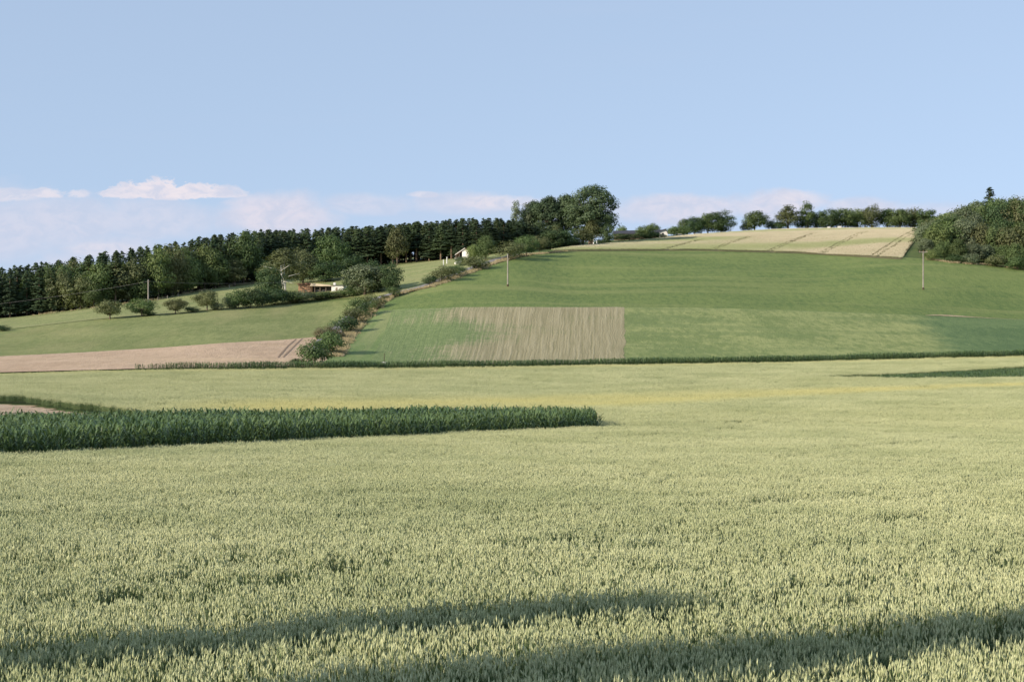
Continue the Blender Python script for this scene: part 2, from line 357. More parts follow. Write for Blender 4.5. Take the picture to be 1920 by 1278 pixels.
def lime(t):
    p = pos(t); s_ = t.n('ShaderNodeSeparateXYZ'); t.link(p, s_.inputs[0]); big = t.noise(p, .05, 4, .6); gr = t.noise(t.mul(p, (1., .25, .25)), .8, 5, .75)
    a = t.m('ADD', t.m('MULTIPLY', big, .5), t.m('MULTIPLY', gr, .5)); band = t.noise(t.mul(p, (.15, 1., 1.)), .13, 4, .6)
    c = t.mix(t.ss(a, .42, .58), (.185, .235, .085), (.31, .34, .135)); c = t.mix(t.m('MULTIPLY', t.ss(band, .46, .62), .5), c, (.17, .225, .085))
    dk = t.mix(t.ss(a, .42, .58), (.105, .165, .068), (.15, .215, .088)); u = t.m('SUBTRACT', s_.outputs[0], t.m('MULTIPLY', t.m('SUBTRACT', s_.outputs[1], 306.0), .15))
    u = t.m('ADD', u, t.m('MULTIPLY', t.m('SUBTRACT', t.noise(p, .12, 4, .7), .5), 16.0)); c = t.mix(t.ss(u, 75.0, 83.0), c, dk)
    h = t.m('ADD', t.noise(p, 2.3, 4, .7), t.m('MULTIPLY', t.noise(p, .5, 3), .9)); return principled(t, c, .9, .1, bump(t, h, .7, .4))
M['limegreen'] = mat('yellow_green_crop_turning_dark', lime)
M['road'] = field('asphalt', (.20, .195, .20), (.25, .245, .25), None, .3, 3.0, bumpd=.02)
M['verge'] = field('verge_grass', (.36, .29, .17), (.48, .39, .25), (.24, .26, .11), .25, 2.5)
M['strawlit'] = field('straw_and_lit_edge', (.50, .41, .28), (.60, .50, .36), None, .2, 2.5)
M['cerealfloor'] = field('cereal_floor', (.17, .16, .085), (.22, .20, .11), None, .2, 2.5)
M['bank'] = field('bank_grass', (.07, .10, .04), (.14, .17, .07), None, .5, 2.5)
M['clear'] = field('cleared_soil', (.40, .29, .20), (.56, .44, .31), (.30, .26, .15), .4, 3.0)
M['track'] = plain('track_soil', (.25, .18, .12), .95)
M['rut'] = plain('rut_soil', (.09, .07, .045), .95)
def brown(t):
    p = pos(t); uvn = t.n('ShaderNodeUVMap'); uvn.uv_map = 'UVMap'; s_ = t.n('ShaderNodeSeparateXYZ'); t.link(uvn.outputs[0], s_.inputs[0])
    st = t.noise(t.comb(t.m('ADD', t.m('MULTIPLY', s_.outputs[0], 66.0), t.m('MULTIPLY', t.noise(t.comb(t.m('MULTIPLY', s_.outputs[0], 3.0), t.m('MULTIPLY', s_.outputs[1], 7.0), 5.0), 1.0, 3, .6), 1.0)), t.m('MULTIPLY', s_.outputs[1], 1.1), 0.0), 1.7, 4, .75, .25)
    cr = t.noise(t.mul(p, (.3, 1., 1.)), .35, 3, .6); big = t.noise(p, .035, 3, .6)
    g = t.m('ADD', t.m('MULTIPLY', t.ss(s_.outputs[0], .0, .62), .42), t.m('ADD', t.m('MULTIPLY', st, .75), t.m('ADD', t.m('MULTIPLY', big, .55), t.m('MULTIPLY', cr, .25))))
    g = t.m('SUBTRACT', g, t.m('MULTIPLY', t.m('MULTIPLY', t.ss(s_.outputs[1], .85, .5), t.ss(s_.outputs[1], .28, .5)), t.ss(s_.outputs[0], .75, .2, 0, .28)))
    f = t.ss(t.m('ADD', g, t.m('MULTIPLY', t.m('SUBTRACT', t.noise(t.mul(p, (1., .3, .3)), 1.4, 4, .75), .5), .5)), .72, 1.14, 0.0, .76)
    gr = t.mix(t.ss(t.noise(p, 1.0, 4, .7), .35, .65), (.14, .195, .075), (.21, .265, .11))
    br = t.mix(t.ss(st, .35, .68), (.30, .245, .145), (.49, .41, .265))
    col = t.mix(f, gr, br)
    return principled(t, col, .92, .1, bump(t, t.m('ADD', st, t.noise(p, 2.2, 4, .7)), .6, .3))
M['brown'] = mat('mown_strip', brown)

loft('meadow_lower', [(-460, 684), (0, 668), (150, 661), (300, 652), (420, 643), (520, 638), (585, 633), (640, 618), (700, 574)],
     [(-460, 640), (0, 619), (200, 596), (300, 590), (430, 578), (520, 570), (620, 565), (690, 557), (712, 553)], M['meadow'], .00, 160, 40)
loft('meadow_upper', [(-460, 639.8), (0, 618.8), (200, 596), (300, 589), (430, 577), (520, 569), (620, 560), (700, 556), (800, 536), (930, 491)],
     [(-460, 600), (0, 586), (200, 560), (300, 548), (430, 524), (520, 508), (620, 494), (700, 486), (800, 478), (1000, 464)], M['meadow2'], -.03, 160, 40)
loft('stubble_field', [(-460, 704), (0, 698), (150, 694), (300, 690), (430, 688.5), (560, 687), (620, 686)],
     [(-460, 684), (0, 668), (150, 661), (300, 652), (420, 643), (520, 638), (592, 632)], M['stub'], .04, 140, 30)
loft('hill_field', [(700, 592), (760, 584), (860, 578), (960, 576), (1080, 576), (1300, 577), (1500, 582), (1700, 590), (1920, 600), (2380, 606)],
     [(722, 568), (800, 538), (870, 514), (940, 492), (1030, 471), (1300, 466), (1500, 471), (1690, 482), (1920, 500), (2380, 512)], M['hillgreen'], .02, 220, 60)
loft('lower_field', [(596, 686), (700, 685.5), (860, 684), (960, 683), (1180, 680), (1300, 678), (1500, 674), (1700, 669), (1920, 664), (2380, 661)],
     [(708, 584), (760, 579), (860, 577), (960, 576), (1080, 576), (1300, 577), (1500, 582), (1700, 590), (1920, 600), (2380, 606)], M['lowgreen'], .05, 200, 60)
loft('mown_field', [(690, 686), (860, 684), (960, 683), (1172, 680)], [(735, 584), (860, 577.6), (960, 576.4), (1170, 576.4)], M['brown'], .12, 160, 90, wob=.6, ragged=.22)
loft('yellow_green_field', [(1172, 680), (1300, 678), (1500, 674), (1700, 669), (1920, 664), (2380, 661)],
     [(1166, 577), (1300, 577.5), (1500, 582.4), (1700, 590.4), (1920, 600.4), (2380, 606.4)], M['limegreen'], .09, 180, 50, wob=.6, seed=3)
loft('cereal_field_floor', [(1035, 472.5), (1100, 471), (1200, 470.5), (1300, 470), (1500, 475.5), (1690, 487)],
     [(1036, 471.5), (1100, 463), (1200, 454), (1300, 443), (1500, 433), (1740, 432)], M['cerealfloor'], .08, 120, 40)
# road with its dry verge
road_pts = [(598, 668), (622, 630), (652, 603), (684, 576), (706, 561), (745, 549.5), (800, 536), (850, 517), (900, 499), (928, 489), (960, 481), (1010, 474)]
_, road_c = ribbon('road', [(x - 4, y) for x, y in road_pts], 3.2, M['road'], .10)
verge_pts = [(628, 668), (648, 634), (672, 606), (700, 578), (722, 562), (758, 549), (806, 538), (862, 517), (912, 499), (945, 488), (980, 479.5), (1060, 471)]
_, verge_c = ribbon('road_verge', verge_pts, [3.2, 2.6, 2.2, 1.8, 1.5, 1.3], M['verge'], .14)

# ------------------------------------------------------------------ scattered crops
def scatter(name, P, rot, scl, idx, tint, protos, label, cat):
    me = bpy.data.meshes.new(name); me.from_pydata(P.tolist(), [], []); n = len(P)
    for nm, ty, dat, key in (('rot', 'FLOAT_VECTOR', rot, 'vector'), ('scl', 'FLOAT_VECTOR', scl, 'vector'), ('idx', 'INT', idx, 'value'), ('tint', 'FLOAT', tint, 'value')):
        a = me.attributes.new(nm, ty, 'POINT'); a.data.foreach_set(key, np.ascontiguousarray(dat).ravel().astype(np.int32 if ty == 'INT' else np.float32))
    o = bpy.data.objects.new(name, me); COL.objects.link(o)
    cl = bpy.data.collections.new(name + '_plants')
    for p in protos: cl.objects.link(p)
    g = bpy.data.node_groups.new(name + '_scatter', 'GeometryNodeTree')
    g.interface.new_socket('Geometry', in_out='INPUT', socket_type='NodeSocketGeometry')
    g.interface.new_socket('Geometry', in_out='OUTPUT', socket_type='NodeSocketGeometry')
    N = g.nodes; gi = N.new('NodeGroupInput'); go = N.new('NodeGroupOutput'); iop = N.new('GeometryNodeInstanceOnPoints')
    ci = N.new('GeometryNodeCollectionInfo'); ci.inputs[0].default_value = cl
    ci.inputs['Separate Children'].default_value = True; ci.inputs['Reset Children'].default_value = True
    def att(nm, ty):
        a = N.new('GeometryNodeInputNamedAttribute'); a.data_type = ty; a.inputs[0].default_value = nm
        return a.outputs[0]
    L = g.links; L.new(gi.outputs[0], iop.inputs['Points']); L.new(ci.outputs[0], iop.inputs['Instance'])
    iop.inputs['Pick Instance'].default_value = True
    L.new(att('idx', 'INT'), iop.inputs['Instance Index'])
    e2r = N.new('FunctionNodeEulerToRotation'); L.new(att('rot', 'FLOAT_VECTOR'), e2r.inputs[0]); L.new(e2r.outputs[0], iop.inputs['Rotation'])
    L.new(att('scl', 'FLOAT_VECTOR'), iop.inputs['Scale']); L.new(iop.outputs[0], go.inputs[0])
    md = o.modifiers.new('scatter', 'NODES'); md.node_group = g
    return tag(o, label, cat, kind='stuff')

def blades(rg, base, az_, L, wd, z0, rise, droop, seg=3):
    """strip leaves: base (n,3), start rising then bending over"""
    n = len(base); t = np.linspace(0, 1, seg + 1); V = np.empty((n, seg + 1, 2, 3))
    side = np.stack([-np.sin(az_), np.cos(az_), np.zeros(n)], -1)
    for k, tt in enumerate(t):
        out = L * tt * (1 - .15 * tt); zz_ = rise * tt - droop * tt**2
        c = base + np.stack([np.cos(az_) * out, np.sin(az_) * out, z0 + zz_], -1)
        ww = wd * (1 - tt**1.6) * (.7 + .6 * tt) + .0015
        V[:, k, 0] = c - side * ww[:, None] / 2; V[:, k, 1] = c + side * ww[:, None] / 2
    i = (np.arange(n)[:, None] * (seg + 1) * 2 + np.arange(seg)[None] * 2)
    Fc = np.stack([i, i + 1, i + 3, i + 2], -1).reshape(-1, 4)
    return V.reshape(-1, 3), Fc
def wheat_patch(seed, size, n, earw=.013, earl=.085, nleaf=2, seg=3, mats=('ear', 'blade'), h=.82, hs=.05, hole=0.0, stem=True):
    rg = np.random.default_rng(seed); nc = max(6, int(n / 8)); cc = rg.uniform(-size/2, size/2, (nc, 2)); xy = cc[rg.integers(0, nc, n)] + rg.normal(0, .034 + .03 * (size > 1), (n, 2)); u_ = rg.random(n) < .3; xy[u_] = rg.uniform(-size/2, size/2, (u_.sum(), 2))
    if hole: 
        c = rg.uniform(-size/3, size/3, (1, 2)); keep = np.hypot(*(xy - c).T) > hole * size * rg.uniform(.7, 1.2, n); xy = xy[keep]; n = len(xy)
    H = rg.normal(h, hs, n); H = np.where(rg.random(n) < .06, H * .85, H)
    ta = rg.uniform(0, 2*np.pi, n); tl = np.abs(rg.normal(0, .28, n)); ax = np.stack([np.cos(ta)*np.sin(tl), np.sin(ta)*np.sin(tl), np.cos(tl)], -1)
    b = np.c_[xy, H]; L = earl * rg.uniform(.75, 1.25, n); wv = earw * rg.uniform(.8, 1.25, n)
    ang = rg.uniform(0, 2*np.pi, n); V = np.empty((n, 6, 3)); V[:, 0] = b; V[:, 5] = b + ax * L[:, None]
    for k in range(4):
        a = ang + k * np.pi / 2; V[:, 1 + k] = b + ax * (L * (.38 if k % 2 else .5))[:, None] + np.stack([np.cos(a), np.sin(a), 0*a], -1) * (wv * .55)[:, None]
    q = np.arange(n)[:, None] * 6
    tri = np.concatenate([np.stack([q[:, 0] , q[:, 0] + 1 + (k+1) % 4, q[:, 0] + 1 + k], -1) for k in range(4)] +
                         [np.stack([q[:, 0] + 5, q[:, 0] + 1 + k, q[:, 0] + 1 + (k+1) % 4], -1) for k in range(4)])
    VV = [V.reshape(-1, 3)]; FF = tri.tolist(); mi = [0] * len(tri); off = n * 6
    if stem:
        z = np.zeros(n); s_ = np.stack([np.cos(ang), np.sin(ang), z], -1) * .003
        lo_ = np.c_[xy, H * .35]; SV = np.stack([lo_ - s_, lo_ + s_, b + s_, b - s_], 1); i = np.arange(n)[:, None] * 4 + np.arange(4)[None] + off
        VV.append(SV.reshape(-1, 3)); FF += i.tolist(); mi += [1] * n; off += n * 4
    for k in range(nleaf):
        z0 = H * rg.uniform(.55, .92, n)
        v, f_ = blades(rg, np.c_[xy, 0*H], rg.uniform(0, 2*np.pi, n), rg.uniform(.08, .2, n), np.full(n, .013 if earw < .02 else .03), z0, rg.uniform(.05, .16, n), rg.uniform(.05, .2, n), seg)
        VV.append(v); FF += (f_ + off).tolist(); mi += [1] * len(f_); off += len(v)
    return mesh_obj('clump', np.concatenate(VV), FF, [M[mats[0]], M[mats[1]]], idx=mi, link=False)

def inpoly(x, y, poly):
    r = np.zeros(x.shape, bool); n = len(poly)
    for i in range(n):
        x0, y0 = poly[i]; x1, y1 = poly[(i+1) % n]
        c = ((y0 > y) != (y1 > y)) & (x < (x1 - x0) * (y - y0) / (y1 - y0 + 1e-12) + x0); r ^= c
    return r
def segdist(x, y, p, q):
    p = np.array(p); q = np.array(q); d = q - p; t = np.clip(((x - p[0]) * d[0] + (y - p[1]) * d[1]) / (d @ d), 0, 1)
    return np.hypot(x - p[0] - t * d[0], y - p[1] - t * d[1])
def vnoise(x, y, s, seed=0):
    """cheap value noise"""
    rg = np.random.default_rng(seed); T = rg.random((256, 256)); u = x * s + 1000; v = y * s + 1000
    i = np.floor(u).astype(int); j = np.floor(v).astype(int); fu = u - i; fv = v - j; fu = fu*fu*(3-2*fu); fv = fv*fv*(3-2*fv)
    g = lambda a, b: T[a % 256, b % 256]
    return (g(i, j)*(1-fu) + g(i+1, j)*fu)*(1-fv) + (g(i, j+1)*(1-fu) + g(i+1, j+1)*fu)*fv
def WP(X, Y): d = dcanopy(X, Y); return (WX(X, d), d)

# maize patch in the wheat, lower left
corn_front = [(-420, 68.)] + [(X, dcanopy(X, Y)) for X, Y in [(0, 853), (250, 842), (500, 830), (700, 820.5), (900, 811), (1050, 804.5), (1122, 801)]]
cornA = [(WX(X, d), d) for X, d in corn_front] + [(WX(X, d), d) for X, d in [(1112, 127), (1060, 129), (960, 129), (500, 124), (0, 119), (-420, 114)]]
cornB = [(WX(X, d), d) for X, d in [(1640, 229), (1690, 226), (1920, 224), (2300, 224), (2300, 254), (1920, 248), (1800, 242), (1640, 231)]]
clearA = [(WX(X, d), d) for X, d in [(-420, 110), (0, 118), (470, 123.5), (330, 140), (200, 150), (100, 158), (50, 164), (0, 166), (-420, 168)]]
clearB = [(WX(X, d), d) for X, d in [(1500, 232), (1690, 225), (1920, 222.5), (2300, 222), (2300, 264), (1920, 258), (1800, 248), (1650, 239)]]
print('rows', [round(dcanopy(0, r), 1) for r in (853, 800, 742, 720)], [round(dcanopy(1120, r), 1) for r in (800, 740, 700)])

def wheat_points(d0, d1, step, seed):
    rg = np.random.default_rng(seed)
    y = np.arange(d0, d1, step); x = np.arange(-0.42 * d1 - 6, 0.42 * d1 + 6, step); x, y = np.meshgrid(x, y); x = x.ravel(); y = y.ravel()
    x = x + rg.uniform(-.3, .3, x.shape) * step; y = y + rg.uniform(-.3, .3, y.shape) * step
    k = np.abs(x) < np.maximum(.40 * y + 3, np.minimum(.3 * y + 14, 26)); x = x[k]; y = y[k]
    k = y < strip_d(x / y * F + 960) - 7; x = x[k]; y = y[k]
    k = ~(inpoly(x, y, cornA) | inpoly(x, y, clearA) | inpoly(x, y, cornB) | inpoly(x, y, clearB)); return x[k], y[k]
# thin places and old wheel lines in the crop, running slightly uphill to the right
thin_lines = []
def line(X0, Y0, X1, Y1, wd, amt): thin_lines.append((WP(X0, Y0), WP(X1, Y1), wd * 1.35, min(.95, amt * 1.8)))
for a in [(-20, 1150, 670, 1068, .22, .5), (560, 930, 1180, 885, .25, .35), (960, 1030, 1260, 1000, .3, .6), (1040, 830, 1500, 790, .5, .35),
          (300, 958, 980, 905, .25, .35), (1250, 960, 1920, 900, .3, .35), (1540, 985, 1920, 965, .25, .4), (740, 1072, 1160, 1022, .22, .4),
          (1100, 910, 1560, 850, .4, .25), (-20, 970, 260, 960, .3, .35), (1480, 850, 1930, 812, .4, .4), (1150, 797, 1420, 791, .8, .55)]: line(*a)
track_lines = [((WX(340, 216), 216), (WX(660, 222), 222), .6, .8), ((WX(660, 222), 222), (WX(1230, 231), 231), .7, .95), ((WX(1560, 233), 233), (WX(1200, 229), 229), .6, .35),
               ((WX(140, 169), 169), (WX(520, 187), 187), .5, .6), ((WX(470, 124), 124), (WX(900, 170), 170), .3, .3),
               ((WX(1700, 202), 202), (WX(1930, 209), 209), .9, .5), ((WX(1650, 196), 196), (WX(1710, 197), 197), .6, .6)]
def wheat_attrs(x, y, seed, nfull, nthin):
    rg = np.random.default_rng(seed); n = len(x); thin = np.zeros(n)
    for p, q, wd, amt in thin_lines + track_lines:
        dd = segdist(x, y, p, q) + (vnoise(x, y, .35, 5) - .5) * wd * 1.4
        thin = np.maximum(thin, amt * (dd < wd) * (vnoise(x, y, .3, 9) > .30))
    thin = np.maximum(thin, .75 * (vnoise(x, y * 1.3, .45, 12) * .6 + vnoise(x, y, 1.3, 13) * .4 > .84))
    keep = rg.random(n) > thin * .6 
    isth = rg.random(n) < thin
    h = .87 + .10 * vnoise(x, y, .25, 21) + .12 * vnoise(x, y, .9, 22) + .12 * vnoise(x, y, 2.1, 23) - .28 * isth
    idx = np.where(isth, nfull + rg.integers(0, nthin, n), rg.integers(0, nfull, n))
    X = x / y * F + 960
    cen = pchip([-500, 60, 300, 700, 1100, 1500, 1920, 2450], [260, 230, 151, 157, 172, 190, 205, 210], X)
    wdt = pchip([-500, 300, 700, 1100, 1500, 1920, 2450], [2, 9, 18, 16, 9, 4, 4], X)
    tint = np.clip(1.35 - np.abs(y - cen) / wdt, 0, 1) * (.5 + .6 * vnoise(x, y, .12, 31)) * np.clip((y - 118) / 12, 0, 1) * np.clip((X - 260) / 250, 0, 1)
    tint = np.maximum(tint, np.clip((y - strip_d(X) + 16) / 10, 0, .6) * .6)
    tint += .14 * vnoise(x, y, .05, 33) + .12 * vnoise(x, y, 1.2, 34)
    return keep, h, idx, np.clip(tint, 0, 1)
fullA = [wheat_patch(100 + i, .6, 98, .0185, .085, hs=.055) for i in range(8)] + [wheat_patch(120 + i, .6, 34, .0185, .085, hole=.33, hs=.09) for i in range(3)]
fullB = [wheat_patch(140 + i, 1.15, 190, .024, .11, 1, 2, hs=.08) for i in range(4)] + [wheat_patch(150 + i, 1.15, 110, .022, .10, 1, 2, hs=.06) for i in range(2)]
def place_crop(name, d0, d1, step, protos, nf, nt, seed, label):
    x, y = wheat_points(d0, d1, step, seed); keep, h, idx, tint = wheat_attrs(x, y, seed, nf, nt)
    x, y, h, idx, tint = x[keep], y[keep], h[keep], idx[keep], tint[keep]; rg = np.random.default_rng(seed + 1); n = len(x)
    P = np.c_[x, y, G(x, y)]; rot = np.c_[np.zeros((n, 2)), rg.uniform(0, 2*np.pi, n)]; scl = np.c_[np.ones((n, 2)), h]
    print(name, n)
    return P, rot, scl, idx, tint
A = place_crop('w', 13.5, 130, .5, fullA, 8, 3, 1, '')
B = place_crop('w', 130, 300, 1.0, fullB, 4, 2, 2, '')
scatter('wheat_field', A[0], A[1], A[2], A[3], A[4], fullA, 'pale green ripening wheat filling the whole foreground', 'wheat')
scatter('wheat_field_far', B[0], B[1], B[2], B[3], B[4], fullB, 'even pale wheat beyond the maize patch, stretching to the thin maize strip at the foot of the hill', 'wheat')
# cleared ground by the maize: a pale sheet just above the soil, and a straw-pale strip before the far maize: bare ground, plus painted lit wheat edge
def flat_poly(name, poly, m, off, step=1.5, fit=True):
    P = np.array(poly); x = np.arange(P[:, 0].min(), P[:, 0].max() + step, step); y = np.arange(P[:, 1].min(), P[:, 1].max() + step, step)
    X_, Y_ = np.meshgrid(x, y); fc = gridfaces(*X_.shape); cx = X_.ravel()[fc].mean(1); cy = Y_.ravel()[fc].mean(1)
    k = inpoly(cx, cy, poly); V = np.c_[X_.ravel(), Y_.ravel(), G(X_.ravel(), Y_.ravel()) + off]
    fc = fc[k]; u, inv = np.unique(fc, return_inverse=True); return tag(mesh_obj(name, V[u], inv.reshape(-1, 4), m, smooth=True), kind='structure')
flat_poly('cleared_ground', clearA, M['clear'], .03)
hl = [(WX(X, strip_d(X) - 8), strip_d(X) - 8) for X in np.linspace(-400, 2300, 60)] + [(WX(X, strip_d(X) + 1.5), strip_d(X) + 1.5) for X in np.linspace(2300, -400, 60)]
flat_poly('headland_and_lit_edge', hl, M['strawlit'], .10, 1.2)  # pale colour also paints sunlight on the wheat edge along the strip
# ripe cereal on the hilltop with its wheel lines left free
tr = []
for a in [((1633, 481), (1668, 458), (1711, 434)), ((1641, 483), (1678, 460), (1721, 433.5)), ((1534, 476), (1572, 456), (1619, 434.5)), ((1542, 476), (1582, 455), (1629, 433.5)),
          ((1433, 473), (1475, 455), (1522, 438)), ((1442, 473), (1485, 454), (1531, 437)), ((1328, 470.5), (1362, 456), (1403, 444)), ((1334, 471), (1373, 455), (1413, 443)),
          ((1236, 470), (1270, 460), (1308, 450)), ((1242, 470), (1280, 459), (1318, 449)), ((1703, 456), (1712, 449), (1724, 442))]:
    pts = [(WX(X, d), d) for X, d in ((X, dist_at(X, Y, up=.5)) for X, Y in a)]
    tr += [(pts[0], pts[1]), (pts[1], pts[2])]
lowe = np.array([(1035, 472.5), (1100, 471), (1200, 470.5), (1300, 470), (1500, 475.5), (1690, 487)]); upe = np.array([(1036, 471.5), (1100, 463), (1200, 454), (1300, 443), (1500, 433), (1740, 432)])
cp = [(WX(X, d), d) for X, d in ((X, dist_at(X, Y) ) for X, Y in lowe)] + [(WX(X, d), d) for X, d in ((X, min(612, dist_at(X, Y) + (14 if X > 1300 else 1))) for X, Y in upe[::-1])]
x, y = np.meshgrid(np.arange(10, 160, .62), np.arange(440, 625, .62)); x = x.ravel(); y = y.ravel(); rg = np.random.default_rng(5)
x = x + rg.uniform(-.2, .2, x.shape); y = y + rg.uniform(-.2, .2, y.shape)
k = inpoly(x, y, cp)
for p, q in tr: k &= ~((segdist(x, y, p, q) < .44) & (rg.random(len(x)) < .88))
x, y = x[k], y[k]; n = len(x); print('ripe', n)
rip = [wheat_patch(170 + i, .78, 34, .05, .14, 1, 2, ('gear', 'gblade'), h=.55, hs=.04, stem=False) for i in range(4)]
tint = np.clip((vnoise(x * .35, y, .055, 41) - .5) * 2.6, 0, .8) + np.clip(vnoise(x, y, .3, 42) * .2, 0, 1)
scatter('cereal_field', np.c_[x, y, G(x, y) + .05], np.c_[np.zeros((n, 2)), rg.uniform(0, 6.28, n)], np.c_[np.ones((n, 2)), rg.uniform(.9, 1.08, n)], rg.integers(0, 4, n), np.clip(tint, 0, 1), rip,
        'pale golden ripe cereal with dark wheel lines on the hilltop', 'cereal field')

# maize plants
def maize(seed, h=2.15):
    rg = np.random.default_rng(seed); nl = 9; t = MB(); t.tube([(0, 0, 0), (.01, 0, h*.5), (.02, .01, h*.95)], [.014, .012, .005], 4)
    V = [np.array(t.v)]; FF = list(t.f); mi = [1] * len(FF); off = len(t.v); a0 = rg.uniform(0, np.pi)
    z0 = np.linspace(.2, .80, nl) * h; az_ = a0 + np.arange(nl) * np.pi + rg.normal(0, .5, nl); L = rg.uniform(.5, .8, nl) * np.interp(np.linspace(0, 1, nl), [0, .5, 1], [.8, 1.1, .6])
    for k in range(nl):
        v, f_ = blades(rg, np.zeros((1, 3)), az_[k:k+1], L[k:k+1], np.array([.115]), z0[k:k+1], np.array([rg.uniform(.75, 1.15)]), np.array([rg.uniform(.35, 1.15)]), 6)
        V.append(v); FF += (f_ + off).tolist(); mi += [0] * len(f_); off += len(v)
    return mesh_obj('maize', np.concatenate(V), FF, [M['corn'], M['corn_stem']], idx=mi, link=False)
mz = [maize(200 + i) for i in range(7)]
def maize_field(name, poly, rowdir, seed, label, h=1.0, rowsp=.75, plsp=.17):
    rg = np.random.default_rng(seed); P = np.array(poly); lo_, hi_ = P.min(0) - 2, P.max(0) + 2; L = max(hi_ - lo_) * 1.5; c = (lo_ + hi_) / 2
    u, v = np.meshgrid(np.arange(-L/2, L/2, plsp), np.arange(-L/2, L/2, rowsp)); u = u.ravel() + rg.normal(0, .03, u.size); v = v.ravel() + rg.normal(0, .05, v.size)
    x = c[0] + u * math.cos(rowdir) - v * math.sin(rowdir); y = c[1] + u * math.sin(rowdir) + v * math.cos(rowdir)
    k = inpoly(x, y, poly) & (np.abs(x) < .37 * y + 3); x, y = x[k], y[k]; n = len(x); print(name, n)
    sc = h * (.92 + .14 * vnoise(x, y, .2, 3)) * rg.normal(1, .05, n)
    scatter(name, np.c_[x, y, G(x, y)], np.c_[rg.normal(0, .05, (n, 2)), rg.uniform(0, 6.28, n)], np.c_[np.clip(sc, .7, 1.2), np.clip(sc, .7, 1.2), sc], rg.integers(0, len(mz), n), np.zeros(n), [q.copy() for q in mz], label, 'maize')
maize_field('maize_patch', cornA, .32, 1, 'tall dark green maize standing in a wedge in the wheat at the left', 1.0, .75, .21)
maize_field('maize_patch_small', cornB, .05, 2, 'low dark green maize patch in the wheat at the right edge', .54, .75, .2)
stp = [(WX(X, strip_d(X) + 1.0), strip_d(X) + .3) for X in np.linspace(240, 2300, 50)] + [(WX(X, strip_d(X) + w_), strip_d(X) + w_) for X, w_ in zip(np.linspace(2300, 240, 50), np.interp(np.linspace(2300, 240, 50), [240, 430, 900, 2300], [.5, 2.4, 2.8, 3.6]))]
maize_field('maize_strip', stp, .2, 3, 'long thin strip of dark maize along the foot of the hill', .76, .6, .16)

# dry grass tufts on the verges
def tuft(seed, n=40, r=.45, h=.45, m='straw'):
    rg = np.random.default_rng(seed); xy = rg.normal(0, r/2, (n, 2)); v, f_ = blades(rg, np.c_[xy, np.zeros(n)], rg.uniform(0, 6.28, n), rg.uniform(.05, .25, n), np.full(n, .05), np.zeros(n), rg.uniform(.6, 1.2, n) * h, rg.uniform(0, .3, n) * h, 2)
    return mesh_obj('tuft', v, f_, [M[m]], link=False)
tf = [tuft(300 + i) for i in range(4)]
rg = np.random.default_rng(9); vp = np.repeat(verge_c, 26, 0) + rg.normal(0, .75, (len(verge_c) * 26, 2)); kk = rg.random(len(vp)) < np.interp(vp[:, 1], [270, 400, 480], [1, .6, .35]); vp = vp[kk]
wf = []   # foot of the wood on the right
for X, Y in zip(np.linspace(1738, 2100, 300), np.interp(np.linspace(1738, 2100, 300), [1738, 1780, 1850, 1920, 2100], [486, 492, 497, 505, 516])):
    d = dist_at(X, Y); wf.append((WX(X, d) + rg.normal(0, .3), d + rg.normal(0, .7)))
ff = []   # bank below the forest edge
for X, Y in zip(np.linspace(60, 505, 260), np.interp(np.linspace(60, 505, 260), [60, 200, 300, 400, 505], [592, 575, 561, 541, 527])):
    if rg.random() < (.9 if X > 430 else .35):
        d = dist_at(X, Y); ff.append((WX(X, d), d + rg.normal(0, .8)))
for nm, pts_, lb, tt in (('verge_grass', vp, 'pale dry tall grass along the edge of the road up the hill', .25), ('wood_edge_grass', np.array(wf), 'pale dry grass along the foot of the wood at the right', .1), ('forest_edge_grass', np.array(ff), 'dry grass below the forest edge on the left', .4)):
    n = len(pts_); scatter(nm, np.c_[pts_, G(pts_[:, 0], pts_[:, 1]) + .05], np.c_[np.zeros((n, 2)), rg.uniform(0, 6.28, n)], rg.uniform(.6, 1.4, (n, 1)) * np.ones((1, 3)), rg.integers(0, 4, n), rg.uniform(0, tt * 2, n), [q.copy() for q in tf], lb, 'grass')

ribbon('field_bank', [(-60, 625), (0, 619), (100, 608), (200, 597), (300, 590), (420, 580)], .9, M['bank'], .10)
ribbon('dry_grass_line', [(1735, 592.5), (1760, 592), (1792, 593.5), (1850, 597), (1925, 600.5)], [.3, 2.2, 1.0, .3, .2], M['verge'], .16)
# wheel tracks in the stubble
for a in ([(521, 671), (531, 659), (541, 648), (556, 635.5)], [(531, 670), (545, 656), (555, 646), (567, 634.5)]):
    ribbon('wheel_track', a, [.15, .4, .22, .35, .15], M['track'], .09, 1.0)

